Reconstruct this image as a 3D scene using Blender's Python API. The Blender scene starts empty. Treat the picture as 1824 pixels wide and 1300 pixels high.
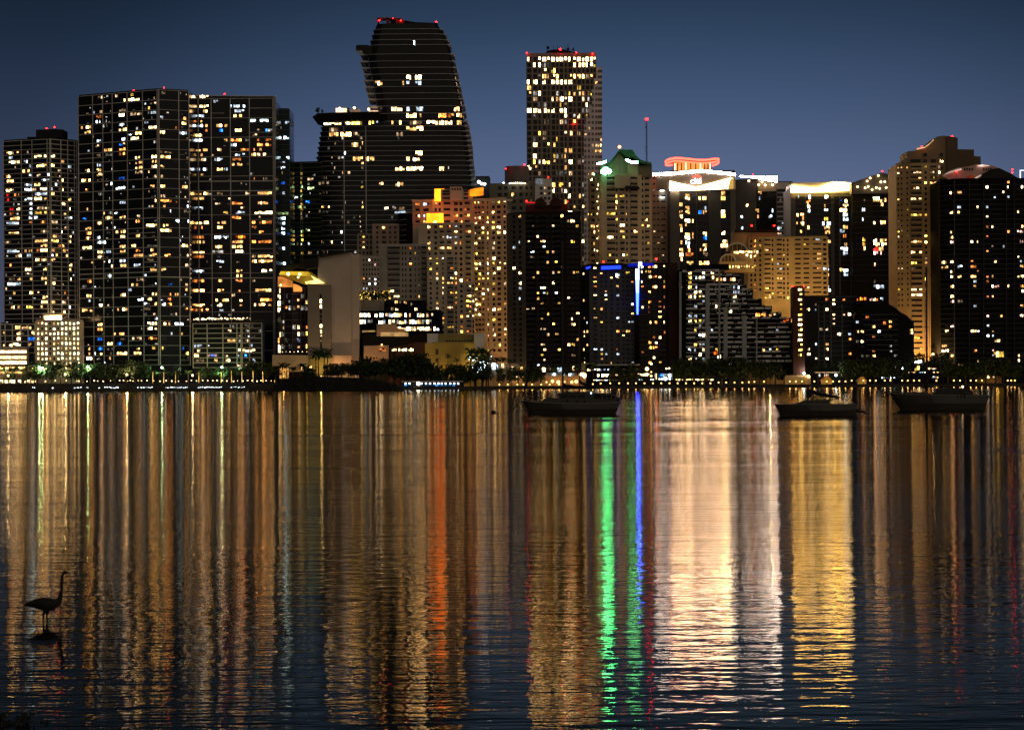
import bpy, bmesh, math, random
from mathutils import Vector, Matrix
RND = random.Random(11)
SC = bpy.context.scene
COL = SC.collection
# ------------------------------------------------------------------ camera model (used to read sizes off the photograph)
F, CAMH, ROLL = 4000.0, 4.67, math.radians(0.35)
CR, SR = math.cos(ROLL), math.sin(ROLL)
def uv(x, y):
    dx, dy = x-912, 680-y
    return (dx*CR+dy*SR)/F, (-dx*SR+dy*CR)/F
def P(x, y, D):
    u, v = uv(x, y)
    return Vector((u*D, D, CAMH+v*D))
def XY(x, y, D):
    p = P(x, y, D); return (p.x, p.y)
def ZZ(x, y, D): return P(x, y, D).z
cam = bpy.data.cameras.new('camera'); co = bpy.data.objects.new('camera', cam); COL.objects.link(co); SC.camera = co
co.location = (0, 0, CAMH)
co.matrix_world = Matrix.Translation((0, 0, CAMH)) @ Matrix.Rotation(math.radians(90), 4, 'X') @ Matrix.Rotation(-ROLL, 4, 'Z')
cam.sensor_width = 36; cam.lens = 36*F/1824; cam.shift_y = 30/1824; cam.clip_end = 20000; cam.clip_start = 0.5
SC.view_settings.view_transform = 'Standard'; SC.view_settings.look = 'None'
SC.view_settings.gamma = 1; SC.view_settings.use_curve_mapping = False; SC.view_settings.exposure = 0
SC.cycles.max_bounces = 4; SC.cycles.diffuse_bounces = 1; SC.cycles.glossy_bounces = 3
SC.cycles.sample_clamp_indirect = 22; SC.cycles.use_denoising = True
SC.cycles.use_light_tree = True; SC.cycles.caustics_reflective = False; SC.cycles.caustics_refractive = False

# ------------------------------------------------------------------ materials
MATS = {}
def nmat(name):
    m = bpy.data.materials.new(name); m.use_nodes = True
    nt = m.node_tree; b = nt.nodes['Principled BSDF']
    return m, nt, b
def N(nt, t, **k):
    n = nt.nodes.new(t)
    for a, v in k.items(): setattr(n, a, v)
    return n
def paint(name, col, rough=0.8, var=0.12, scale=0.15, spec=0.3):
    if name in MATS: return MATS[name]
    m, nt, b = nmat(name)
    g = N(nt, 'ShaderNodeNewGeometry'); no = N(nt, 'ShaderNodeTexNoise')
    no.inputs['Scale'].default_value = scale; no.inputs['Detail'].default_value = 4
    nt.links.new(g.outputs['Position'], no.inputs['Vector'])
    mr = N(nt, 'ShaderNodeMapRange'); mr.inputs[1].default_value = .3; mr.inputs[2].default_value = .7
    mr.inputs[3].default_value = 1-var; mr.inputs[4].default_value = 1+var
    nt.links.new(no.outputs['Fac'], mr.inputs[0])
    mx = N(nt, 'ShaderNodeVectorMath', operation='SCALE'); mx.inputs[0].default_value = col
    nt.links.new(mr.outputs[0], mx.inputs['Scale']); nt.links.new(mx.outputs[0], b.inputs['Base Color'])
    b.inputs['Roughness'].default_value = rough; b.inputs['Specular IOR Level'].default_value = spec
    MATS[name] = m; return m
def glow(name, col, s, inner=True, lo=.22, hi=4.2, sampling='NONE', sc=.8):
    if name in MATS: return MATS[name]
    m, nt, b = nmat(name); nt.nodes.remove(b)
    out = nt.nodes['Material Output']; e = N(nt, 'ShaderNodeEmission')
    e.inputs[0].default_value = (*col, 1); nt.links.new(e.outputs[0], out.inputs[0])
    if inner:   # a lit room: each pane has its own brightness, furniture and curtains break it up
        oi = N(nt, 'ShaderNodeObjectInfo'); g = N(nt, 'ShaderNodeNewGeometry')
        ad = N(nt, 'ShaderNodeMath', operation='ADD'); fr = N(nt, 'ShaderNodeMath', operation='FRACT')
        nt.links.new(oi.outputs['Random'], ad.inputs[0]); nt.links.new(g.outputs['Random Per Island'], ad.inputs[1]); nt.links.new(ad.outputs[0], fr.inputs[0])
        pw = N(nt, 'ShaderNodeMath', operation='POWER'); pw.inputs[1].default_value = 3.6 if sc > .5 else 1.7; nt.links.new(fr.outputs[0], pw.inputs[0])
        mr = N(nt, 'ShaderNodeMapRange'); mr.inputs[3].default_value = lo*s; mr.inputs[4].default_value = hi*s; nt.links.new(pw.outputs[0], mr.inputs[0])
        no = N(nt, 'ShaderNodeTexNoise'); no.inputs['Scale'].default_value = sc; no.inputs['Detail'].default_value = 2
        nt.links.new(g.outputs['Position'], no.inputs['Vector'])
        m2 = N(nt, 'ShaderNodeMapRange'); m2.inputs[1].default_value = .35; m2.inputs[2].default_value = .62; m2.inputs[3].default_value = .18 if sc > .5 else .6; m2.inputs[4].default_value = 1.4
        nt.links.new(no.outputs['Fac'], m2.inputs[0])
        mu = N(nt, 'ShaderNodeMath', operation='MULTIPLY'); nt.links.new(mr.outputs[0], mu.inputs[0]); nt.links.new(m2.outputs[0], mu.inputs[1])
        nt.links.new(mu.outputs[0], e.inputs[1])
    else: e.inputs[1].default_value = s
    m.cycles.emission_sampling = sampling
    MATS[name] = m; return m
WK = 4.0
CODE = {
 'W': glow('light_bright_warm', (1, .67, .31), 2.0*WK, lo=.4), 'w': glow('light_warm', (1, .51, .15), 1.3*WK),
 'c': glow('light_cool', (.70, .84, 1), .8*WK), 'C': glow('light_bright_cool', (.66, .90, 1), 1.6*WK, lo=.5),
 'b': glow('light_blue', (.012, .14, .8), .6*WK), 'o': glow('light_amber', (1, .27, .05), .6*WK),
 'O': glow('light_orange', (1, .14, .01), .8*WK), 'y': glow('light_yellow', (1, .60, .08), 1.0*WK),
 'g': glow('light_green_tint', (.62, .9, .36), .4*WK), 'd': glow('light_dim', (1, .64, .34), .17*WK),
 'e': glow('light_faint', (.9, .85, .75), .07*WK), 'r': glow('light_red_room', (1, .015, .015), .8*WK),
 'p': glow('light_pink_room', (1, .52, .44), .6*WK),
}
def gmat(name, col, rough=.12, spec=.12):
    if name in MATS: return MATS[name]
    m, nt, b = nmat(name); b.inputs['Base Color'].default_value = (*col, 1); b.inputs['Roughness'].default_value = rough
    b.inputs['Specular IOR Level'].default_value = spec; MATS[name] = m; return m
GLASS = gmat('dark_glass', (.018, .019, .022)); GLASS_T = gmat('teal_glass', (.008, .022, .026)); GLASS_G = gmat('green_glass', (.01, .02, .016))
GLASS_B = gmat('brown_glass', (.03, .02, .022)); CODE['x'] = GLASS
ALU = paint('grey_metal_frame', (.66, .64, .60), .5, .2); ALU_D = paint('dim_metal_frame', (.26, .26, .25), .5, .2)
BEIGE = paint('beige_stucco', (.62, .52, .39)); TAN = paint('tan_stucco', (.56, .45, .31)); CREAM = paint('cream_stucco', (.62, .54, .40))
GOLD = paint('ochre_stucco', (.72, .50, .22)); PALE = paint('pale_concrete', (.64, .63, .61)); WHITE = paint('white_paint', (.68, .68, .68))
GREYB = paint('taupe_wall', (.20, .165, .135)); DARKB = paint('dark_brown_wall', (.022, .016, .013), spec=.05); DARK = paint('charcoal_wall', (.011, .011, .011), spec=.05)
GREYD = paint('dark_grey_wall', (.026, .026, .026), spec=.06); BLUEG = paint('blue_grey_wall', (.085, .09, .105)); REDB = paint('red_brown_wall', (.10, .04, .025)); 
YELW = paint('yellow_wall', (.62, .44, .10)); PEACH = paint('peach_wall', (.60, .40, .25)); ROOFD = paint('dark_roof', (.02, .018, .016)); GREENR = paint('green_copper_roof', (.06, .20, .10))
BLACK = paint('black_metal', (.012, .012, .012), .6)
RED_L = glow('red_beacon', (1, .004, .003), 55, False, sampling='AUTO'); WARM_L = glow('warm_lamp', (1, .62, .26), 9, False, sampling='AUTO')
AMBER_L = glow('amber_lamp', (1, .52, .13), 6, False, sampling='AUTO'); GRN_L = glow('green_white_lamp', (.55, 1, .5), 14, False, sampling='AUTO'); COOL_L = glow('cool_lamp', (.8, .92, 1), 9, False, sampling='AUTO')

# ------------------------------------------------------------------ mesh buffers
class MB:
    def __init__(s): s.v = []; s.f = []; s.m = []
    def quad(s, a, b, c, d, m=0):
        i = len(s.v); s.v += [tuple(a), tuple(b), tuple(c), tuple(d)]; s.f.append((i, i+1, i+2, i+3)); s.m.append(m)
    def poly(s, pts, m=0):
        i = len(s.v); s.v += [tuple(p) for p in pts]; s.f.append(tuple(range(i, i+len(pts)))); s.m.append(m)
    def box(s, x0, x1, y0, y1, z0, z1, m=0):
        s.obox((x0, y0), (x1, y0), y1-y0, z0, z1, m)
    def obox(s, a, c, dep, z0, z1, m=0):
        # box whose front edge runs a -> c in plan and which goes back by dep
        ax, ay = a; cx, cy = c; L = math.hypot(cx-ax, cy-ay) or 1e-6
        nx, ny = -(cy-ay)/L*dep, (cx-ax)/L*dep
        s.prism([(ax, ay), (cx, cy), (cx+nx, cy+ny), (ax+nx, ay+ny)], z0, z1, m)
    def prism(s, pts, z0, z1, m=0, top=None):
        n = len(pts); i = len(s.v); tp = top or pts
        s.v += [(p[0], p[1], z0) for p in pts] + [(p[0], p[1], z1) for p in tp]
        for k in range(n):
            j = (k+1) % n; s.f.append((i+k, i+j, i+n+j, i+n+k)); s.m.append(m)
        s.f.append(tuple(i+n+k for k in range(n))); s.m.append(m)
        s.f.append(tuple(i+n-1-k for k in range(n))); s.m.append(m)
    def outline(s, pts, D0, D1, m=0):
        # a front outline read off the photo, standing at distance D0 and going back to D1
        q = [P(x, y, D0) for x, y in pts]
        n = len(q); i = len(s.v); s.v += [tuple(p) for p in q] + [(p.x, D1, p.z) for p in q]
        for k in range(n):
            j = (k+1) % n; s.f.append((i+k, i+n+k, i+n+j, i+j)); s.m.append(m)
        s.f.append(tuple(range(i, i+n))); s.m.append(m); s.f.append(tuple(i+n+n-1-k for k in range(n))); s.m.append(m)
    def tube(s, pts, rad, n=6, m=0, cap=True, flat=1.0):
        pts = [Vector(p) for p in pts]; rs = rad if isinstance(rad, (list, tuple)) else [rad]*len(pts)
        i0 = len(s.v)
        for k, p in enumerate(pts):
            d = (pts[min(k+1, len(pts)-1)]-pts[max(k-1, 0)]).normalized()
            a = d.cross(Vector((0, 1, 0)) if abs(d.y) < .9 else Vector((1, 0, 0))).normalized(); b = d.cross(a)
            for q in range(n):
                t = 2*math.pi*q/n; s.v.append(tuple(p+a*rs[k]*math.cos(t)+b*rs[k]*flat*math.sin(t)))
        for k in range(len(pts)-1):
            for q in range(n):
                r = (q+1) % n; s.f.append((i0+k*n+q, i0+k*n+r, i0+(k+1)*n+r, i0+(k+1)*n+q)); s.m.append(m)
        if cap:
            s.f.append(tuple(i0+n-1-q for q in range(n))); s.m.append(m)
            e = i0+(len(pts)-1)*n; s.f.append(tuple(e+q for q in range(n))); s.m.append(m)
    def ball(s, c, r, n=8, m=0, sz=1.0):
        k = max(4, n//2+1); pts = []; rs = []
        for q in range(k+1):
            t = math.pi*q/k; pts.append((c[0], c[1], c[2]-r*sz*math.cos(t))); rs.append(max(1e-3, r*math.sin(t)))
        s.tube(pts, rs, n, m)
    def build(s, name, mats, parent=None, off=None, smooth=False):
        if not s.f: return None
        me = bpy.data.meshes.new(name)
        o = off or (parent['_o'] if parent is not None and '_o' in parent else (0, 0, 0))
        me.from_pydata([(v[0]-o[0], v[1]-o[1], v[2]-o[2]) for v in s.v], [], s.f)
        for mt in (mats if isinstance(mats, (list, tuple)) else [mats]): me.materials.append(mt)
        if any(s.m): me.polygons.foreach_set('material_index', s.m)
        bm = bmesh.new(); bm.from_mesh(me); bmesh.ops.recalc_face_normals(bm, faces=bm.faces); bm.to_mesh(me); bm.free()
        if smooth: me.polygons.foreach_set('use_smooth', [True]*len(me.polygons))
        me.update()
        ob = bpy.data.objects.new(name, me); COL.objects.link(ob)
        if parent is not None: ob.parent = parent
        elif off: ob.location = off
        return ob
def tag(o, label, cat, group=None):
    o['label'] = label; o['category'] = cat
    if group: o['group'] = group
    return o
def thing(name, label, cat, loc, group=None):
    o = bpy.data.objects.new(name, None); COL.objects.link(o); o.location = loc; o['_o'] = tuple(loc)
    return tag(o, label, cat, group)
def struct(name, mb, mats, kind='structure'):
    o = mb.build(name, mats); o['kind'] = kind; return o
def link(name, me, parent, loc=(0, 0, 0), rz=0, sc=(1, 1, 1)):
    o = bpy.data.objects.new(name, me); COL.objects.link(o); o.parent = parent; o.location = loc; o.rotation_euler = (0, 0, rz); o.scale = sc; return o
def dup(root, loc, rz=0, sc=1, label=None, group=None):
    r = root.copy(); COL.objects.link(r); r.location = loc; r.rotation_euler = (0, 0, rz); r.scale = (sc, sc, sc) if not isinstance(sc, tuple) else sc
    if label: r['label'] = label
    if group: r['group'] = group
    for ch in root.children:
        c = ch.copy(); COL.objects.link(c); c.parent = r
        for g in ch.children:
            d = g.copy(); COL.objects.link(d); d.parent = c
    return r

# ------------------------------------------------------------------ windows and facades
def pane_geom(mb, T, w, h, mi):
    """a window of w x h metres in its own plane (T maps x, out, z): dark frame standing proud, panes behind it"""
    k = 1 if w < 1.9 else 2 if w < 3.6 else 3 if w < 6 else 4 if w < 9 else max(5, int(w/2.2))
    fr = .12
    for j in range(k):
        x0 = w*j/k+fr*.5; x1 = w*(j+1)/k-fr*.5; z0, z1 = fr, h-fr; q = RND.random()
        if q < .16 and k > 1: continue                      # an unlit pane
        elif q < .30: z0 += (h-2*fr)*RND.uniform(.25, .5)     # furniture or a balcony front below
        elif q < .42: z1 -= (h-2*fr)*RND.uniform(.2, .45)     # a blind half down
        elif q < .52: x1 -= (x1-x0)*RND.uniform(.3, .55)      # a drawn curtain
        mb.quad(T(x0, .05, z0), T(x1, .05, z0), T(x1, .05, z1), T(x0, .05, z1), mi)
    mb.quad(T(0, .02, 0), T(w, .02, 0), T(w, .02, h), T(0, .02, h), 0)
    def bar(x0, x1, z0, z1):
        mb.quad(T(x0, .12, z0), T(x1, .12, z0), T(x1, .12, z1), T(x0, .12, z1), 0)
    bar(0, w, 0, fr); bar(0, w, h-fr, h)
    for j in range(k+1):
        x = w*j/k; bar(max(0, x-fr*.5), min(w, x+fr*.5), fr, h-fr)
UNIT = {}
def unit_pane(code, w, h):
    key = (code, round(w*2)/2, round(h*2)/2, RND.randrange(5))
    if key not in UNIT:
        ww, hh = max(.5, key[1]), max(.5, key[2])
        mb = MB(); pane_geom(mb, lambda x, y, z: (x/ww, -y, z/hh), ww, hh, 1)
        o = mb.build('window', [FRAME, CODE[code]]); me = o.data; bpy.data.objects.remove(o); UNIT[key] = me
    return UNIT[key]
FRAME = paint('window_frame', (.03, .03, .03), .5, .1)
CODES = list(CODE)
UNITB = {}
class Bld:
    def __init__(s, name, label, pts, yt, back=30, wall=DARK, cat='building', zb=2.0, group=None, top=True):
        # pts: (pixel x, distance) of the visible corners at roof line yt (one y, or one per corner)
        ys = yt if isinstance(yt, (list, tuple)) else [yt]*len(pts)
        s.px = [(x, y, D) for (x, D), y in zip(pts, ys)]
        s.c = [XY(x, y, D) for x, y, D in s.px]
        s.zt = ZZ(*s.px[len(pts)//2 if len(pts) > 2 else 0]); s.zb = zb
        cx = sum(p[0] for p in s.c)/len(s.c); cy = sum(p[1] for p in s.c)/len(s.c)+back/2
        s.root = thing(name, label, cat, (cx, cy, zb), group)
        s.poly = list(s.c)+[(s.c[-1][0], max(s.c[-1][1], s.c[0][1])+back), (s.c[0][0], max(s.c[-1][1], s.c[0][1])+back)]
        s.wallm = wall; s.wall = MB(); s.fr = MB(); s.frm = wall; s.wins = []; s.balc = []; s.back = back
        if top:
            s.wall.prism(s.poly, zb, s.zt)
            s.wall.prism(s.inset(.6), s.zt, s.zt+.9)
    def inset(s, d):
        cx = sum(p[0] for p in s.poly)/len(s.poly); cy = sum(p[1] for p in s.poly)/len(s.poly)
        return [(p[0]+(d if p[0] < cx else -d), p[1]+(d if p[1] < cy else -d)) for p in s.poly]
    def part(s, name, mb, mats, **k): return mb.build(name, mats, s.root, **k)
    # --- faces
    def hit(s, a, c, x, y):
        u, v = uv(x, y); f = (u*a[1]-a[0])/((c[0]-a[0])-u*(c[1]-a[1])); Y = a[1]+(c[1]-a[1])*f
        return f, CAMH+v*Y
    def win(s, a, c, f0, f1, z0, z1, code, out=0.0):
        f0, f1 = max(0.004, f0), min(.996, f1)
        if f1-f0 < .002: return
        s.wins.append((a, c, f0, f1, z0, z1, code, out))
    def strip(s, a, c, f0, f1, z0, z1, pr, dep=None, mb=None):
        mb = mb or s.fr; L = math.hypot(c[0]-a[0], c[1]-a[1]); nx, ny = (c[1]-a[1])/L*pr, -(c[0]-a[0])/L*pr
        p = lambda f: (a[0]+(c[0]-a[0])*f+nx, a[1]+(c[1]-a[1])*f+ny)
        mb.obox(p(f0), p(f1), dep or pr-.004, z0, z1)
    def grid(s, i, yb, nf, mull, every=1, slab=.38, mw=.42, heavy=(), pr=.3):
        """glass face i: slab lines and mullions standing proud of dark glass; mull in pixel x at the roof line"""
        a, c = s.c[i], s.c[i+1]; y0 = s.px[i][1]; zb = s.hit(a, c, (s.px[i][0]+s.px[i+1][0])/2, yb)[1]
        fh = (s.zt-zb)/nf; L = math.hypot(c[0]-a[0], c[1]-a[1])
        for k in range(0, nf+1):
            if k % every == 0 or RND.random() < .25:
                hv = .55 if k in heavy else slab
                f0, f1 = 0, 1
                if k not in heavy and k % every and mull:
                    q = RND.randrange(len(mull)); f0 = max(0, s.hit(a, c, mull[q], y0)[0]); f1 = min(1, f0+RND.choice((.17, .34)))
                if f1 > f0: s.strip(a, c, f0, f1, s.zt-k*fh-hv, s.zt-k*fh, pr)
        for x in mull:
            f = s.hit(a, c, x, y0)[0]; h = mw/L/2
            s.strip(a, c, max(0, f-h), min(1, f+h), zb, s.zt, pr+.05)
        return a, c, zb, fh
    def lit(s, i, yb, nf, crop, text, hf=.6):
        """windows read off an enlargement of the photo: 'y: x0-x1code, ...' in that crop's pixels"""
        a, c = s.c[i], s.c[i+1]; x0, y0, k = crop; zb = s.hit(a, c, (s.px[i][0]+s.px[i+1][0])/2, yb)[1]; fh = (s.zt-zb)/nf
        for row in text.split(';'):
            row = row.strip()
            if not row: continue
            yy, items = row.split(':'); y = y0+float(yy)/k
            for it in items.split(','):
                it = it.strip(); rng, code = it[:-1], it[-1]; p, q = rng.split('-')
                xa, xb = x0+float(p)/k, x0+float(q)/k
                f0, z = s.hit(a, c, xa, y); f1, _ = s.hit(a, c, xb, y)
                n = math.floor((z-zb)/fh); z0 = zb+n*fh+fh*.1
                if f1 > .005 and f0 < .995: s.win(a, c, f0, f1, z0, z0+fh*hf, code)
    def sprinkle(s, i, yb, nf, mull, cells, p, pal='wwWco', hf=.58, yt=None, dim=.10):
        """random lit rooms between the mullions, clustered by column"""
        a, c = s.c[i], s.c[i+1]; y0 = s.px[i][1]; zb = s.hit(a, c, (s.px[i][0]+s.px[i+1][0])/2, yb)[1]; fh = (s.zt-zb)/nf
        fs = [s.hit(a, c, x, y0)[0] for x in mull]; z_hi = s.zt if yt is None else s.hit(a, c, s.px[i][0], yt)[1]
        taken = [(w[2], w[3], w[4]) for w in s.wins if w[0] == a]
        for b0, b1 in zip(fs, fs[1:]):
            colp = RND.choice((.3, .7, 1, 1.6))
            for n in range(nf):
                z0 = zb+n*fh+fh*.1
                if z0 > z_hi: break
                j = 0
                while j < cells:
                    if RND.random() < dim*colp:
                        g0 = b0+(b1-b0)*(j+RND.choice((.1, .3, .5)))/cells; g1 = min(b1, g0+(b1-b0)*RND.choice((.3, .5, .8))/cells)
                        if not any(abs(t[2]-z0) < fh*.5 and t[0] < g1 and t[1] > g0 for t in taken): s.win(a, c, g0, g1, z0, z0+fh*RND.choice((.25, .45, .6)), RND.choice('ddeeeec'))
                    elif RND.random() < p*colp:
                        w = RND.choice((1, 1, 2, 3)); w = min(w, cells-j)
                        g0 = b0+(b1-b0)*(j+.08)/cells; g1 = b0+(b1-b0)*(j+w-.08)/cells
                        if not any(abs(t[2]-z0) < fh*.5 and t[0] < g1 and t[1] > g0 for t in taken):
                            s.win(a, c, g0, g1, z0, z0+fh*(hf if RND.random() < .8 else .4), RND.choice(pal))
                        j += w
                    j += 1
    def punched(s, i, yb, nf, cols, p, pal='wwWyco', v=(.18, .72), pr=.35, rail=None, frame=True, yt=None, dark=True, sp=None, pier=True):
        """solid face i with window openings: cols = (pixel x centre, pixel width, kind) at the roof line; kind b = balcony"""
        a, c = s.c[i], s.c[i+1]; y0 = s.px[i][1]; zb = s.hit(a, c, (s.px[i][0]+s.px[i+1][0])/2, yb)[1]
        zt = s.zt if yt is None else s.hit(a, c, (s.px[i][0]+s.px[i+1][0])/2, yt)[1]; fh = (zt-zb)/nf
        op = []
        for x, w, k in cols:
            f0 = s.hit(a, c, x-w/2, y0)[0]; f1 = s.hit(a, c, x+w/2, y0)[0]
            f0, f1 = max(.006, f0), min(.994, f1)
            if f1 > f0+.004: op.append((f0, f1, k))
        op.sort()
        if frame:
            e = 0
            for f0, f1, k in op:
                if f0-e > .004: s.strip(a, c, e, f0, zb, zt, pr+.006)
                e = max(e, f1)
            if e < .996: s.strip(a, c, e, 1, zb, zt, pr+.006)
            for n in range(nf+1):
                z0 = zb+(n-1)*fh+fh*v[1] if n else zb; z1 = zb+n*fh+fh*v[0] if n < nf else zt
                s.strip(a, c, 0, 1, z0, z1, pr)
        for f0, f1, k in op:
            cp = RND.choice((.5, .8, 1, 1.5))
            for n in range(nf):
                z0 = zb+n*fh+fh*v[0]; z1 = zb+n*fh+fh*v[1]; lit = RND.random() < p*cp*(1.5 if k == 'L' else 1)
                if lit:
                    cd = RND.choice(pal); g0, g1 = f0, f1
                    if (f1-f0)*math.hypot(c[0]-a[0], c[1]-a[1]) > 3.2 and RND.random() < .5:
                        g1 = f0+(f1-f0)*RND.choice((.45, .6)) if RND.random() < .5 else f1; g0 = f0 if g1 < f1 else f1-(f1-f0)*.5
                        if dark: s.win(a, c, f0, g0, z0, z1, 'x') if g0 > f0 else s.win(a, c, g1, f1, z0, z1, 'x')
                    s.win(a, c, g0, g1, z0, z1, cd)
                elif dark: s.win(a, c, f0, f1, z0, z1, 'x')
                if k == 'b': s.balc.append((a, c, f0-.004, f1+.004, zb+n*fh+fh*.02, rail or s.wallm))
        return a, c, zb, fh
    def finish(s, wname='wall'):
        r = s.root
        s.part(wname, s.wall, s.wallm)
        s.part('facade_frame', s.fr, s.frm)
        o = r['_o']
        ws = sorted(s.wins, key=lambda w: -(w[3]-w[2])*math.hypot(w[1][0]-w[0][0], w[1][1]-w[0][1])*(w[5]-w[4])*(1 if w[6] != 'x' else .6))
        for a, c, f0, f1, z0, z1, cd, out in ws[:100]:
            L = math.hypot(c[0]-a[0], c[1]-a[1]); w = L*(f1-f0); h = z1-z0
            px, py = a[0]+(c[0]-a[0])*f0, a[1]+(c[1]-a[1])*f0
            nx, ny = (c[1]-a[1])/L, -(c[0]-a[0])/L
            link('window', unit_pane(cd, w, h), r, (px+nx*out-o[0], py+ny*out-o[1], z0-o[2]), math.atan2(c[1]-a[1], c[0]-a[0]), (w, 1, h))
        if len(ws) > 100:
            mb = MB(); used = ['_']
            for a, c, f0, f1, z0, z1, cd, out in ws[100:]:
                if cd not in used: used.append(cd)
                L = math.hypot(c[0]-a[0], c[1]-a[1]); dx, dy = (c[0]-a[0])/L, (c[1]-a[1])/L
                px, py = a[0]+dx*L*f0+dy*out, a[1]+dy*L*f0-dx*out
                if cd == 'x':
                    T = lambda x, y, z: (px+dx*x+dy*.05, py+dy*x-dx*.05, z0+z); w = L*(f1-f0); h = z1-z0
                    mb.quad(T(0, 0, 0), T(w, 0, 0), T(w, 0, h), T(0, 0, h), used.index(cd))
                else: pane_geom(mb, lambda x, y, z: (px+dx*x+dy*y, py+dy*x-dx*y, z0+z), L*(f1-f0), z1-z0, used.index(cd))
            ob = s.part('window', mb, [FRAME]+[CODE[k] for k in used[1:]]); ob['kind'] = 'stuff'
        rest = {}
        for q, (a, c, f0, f1, z, mt) in enumerate(s.balc):
            L = math.hypot(c[0]-a[0], c[1]-a[1]); w = L*(f1-f0); px, py = a[0]+(c[0]-a[0])*f0, a[1]+(c[1]-a[1])*f0; ang = math.atan2(c[1]-a[1], c[0]-a[0])
            if q < 100:
                if mt.name not in UNITB:
                    mb = MB(); mb.box(0, 1, -1.5, -.4, 0, .22); mb.box(0, 1, -1.5, -1.42, .22, 1.1); t = mb.build('balcony', mt); UNITB[mt.name] = t.data; bpy.data.objects.remove(t)
                link('balcony', UNITB[mt.name], r, (px-o[0], py-o[1], z-o[2]), ang, (w, 1, 1))
            else:
                mb = rest.setdefault(mt.name, (MB(), mt))[0]
                s.strip(a, c, f0, f1, z, z+.22, 1.5, 1.1, mb); s.strip(a, c, f0, f1, z+.22, z+1.1, 1.5, .08, mb)
        for mb, mt in rest.values():
            ob = s.part('balcony', mb, mt); ob['kind'] = 'stuff'
        return s
    def beacon(s, x, y, D=None, r=.55, mat=None, name='aviation_light'):
        p = P(x, y, D or s.c[0][1]+4); r *= .58 if mat is None else 1
        mb = MB(); mb.ball(p, r, 8)
        s.part(name, mb, mat or RED_L)
        zr = s.zt
        if p.z-zr > 1.2:
            mb = MB(); mb.tube([(p.x, p.y, zr-.3), (p.x, p.y, p.z-r*.7)], .09, 5); s.part('light_pole', mb, BLACK)
    def block(s, name, pts, D0, D1, mat):
        mb = MB(); mb.outline(pts, D0, D1); return s.part(name, mb, mat)
    def lines(s, i, yb, nf, mat, h=.28, pr=.35, f0=0, f1=1):
        # thin floor lines or balcony edges on a dark face
        a, c = s.c[i], s.c[i+1]; zb = s.hit(a, c, (s.px[i][0]+s.px[i+1][0])/2, yb)[1]; fh = (s.zt-zb)/nf; mb = MB()
        for k in range(nf): s.strip(a, c, f0, f1, zb+k*fh-h, zb+k*fh, pr, mb=mb)
        s.part('floor_edge', mb, mat)
    def lightbox(s, name, pts, D, mat):
        # a luminous front; the added dark baffle keeps light off the walls behind
        s.block(name, pts, D, D+.08, mat)
        cx = sum(p[0] for p in pts)/len(pts); cy = sum(p[1] for p in pts)/len(pts)
        s.block('light_tray', [(cx+(x-cx)*1.004, cy+(y-cy)*1.004) for x, y in pts], D+.1, D+.5, BLACK)
def even(x0, x1, n, w, k='w'):
    st = (x1-x0)/n; return [(x0+st*(i+.5), w, k) for i in range(n)]
# ------------------------------------------------------------------ sky, dusk fill, water, land
w = bpy.data.worlds.new("World"); SC.world = w; w.use_nodes = True
nt = w.node_tree; bg = nt.nodes['Background']
sky = N(nt, 'ShaderNodeTexSky'); sky.sky_type = 'NISHITA'; sky.sun_disc = False
sky.sun_elevation = math.radians(-5); sky.sun_rotation = math.radians(6); sky.ozone_density = 6
tc = N(nt, 'ShaderNodeTexCoord'); sx = N(nt, 'ShaderNodeSeparateXYZ'); nt.links.new(tc.outputs['Generated'], sx.inputs[0])
rm = N(nt, 'ShaderNodeMapRange'); rm.inputs[1].default_value = 0; rm.inputs[2].default_value = .5; nt.links.new(sx.outputs[2], rm.inputs[0])
cr = N(nt, 'ShaderNodeValToRGB'); el = cr.color_ramp.elements   # blue hour: pale violet blue at the skyline, deep blue above
stops = [(0, (.158, .180, .292)), (.13, (.136, .169, .292)), (.19, (.094, .134, .243)), (.25, (.057, .095, .183)), (.30, (.035, .066, .130)), (.345, (.022, .045, .088)), (.385, (.012, .020, .034)), (1, (.006, .009, .014))]
el[0].position, el[0].color = stops[0][0], (*stops[0][1], 1)
el[1].position, el[1].color = stops[-1][0], (*stops[-1][1], 1)
for p_, c_ in stops[1:-1]:
    e_ = el.new(p_); e_.color = (*c_, 1)
nt.links.new(rm.outputs[0], cr.inputs[0])
dt = N(nt, 'ShaderNodeVectorMath', operation='DOT_PRODUCT'); dt.inputs[1].default_value = (math.sin(math.radians(3)), math.cos(math.radians(3)), 0)
nt.links.new(tc.outputs['Generated'], dt.inputs[0])
az = N(nt, 'ShaderNodeMapRange', interpolation_type='SMOOTHSTEP'); az.inputs[1].default_value = .955; az.inputs[2].default_value = 1.0; az.inputs[3].default_value = .36; az.inputs[4].default_value = 1.0
nt.links.new(dt.outputs['Value'], az.inputs[0])
az2 = N(nt, 'ShaderNodeMapRange', interpolation_type='SMOOTHSTEP'); az2.inputs[1].default_value = -.5; az2.inputs[2].default_value = .9; az2.inputs[3].default_value = .25; az2.inputs[4].default_value = 1.0; nt.links.new(dt.outputs['Value'], az2.inputs[0])
azm = N(nt, 'ShaderNodeMath', operation='MULTIPLY'); nt.links.new(az.outputs[0], azm.inputs[0]); nt.links.new(az2.outputs[0], azm.inputs[1])
mx = N(nt, 'ShaderNodeVectorMath', operation='SCALE'); nt.links.new(cr.outputs[0], mx.inputs[0]); nt.links.new(azm.outputs[0], mx.inputs['Scale'])
s2 = N(nt, 'ShaderNodeVectorMath', operation='SCALE'); s2.inputs['Scale'].default_value = .05; nt.links.new(sky.outputs[0], s2.inputs[0])
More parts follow.
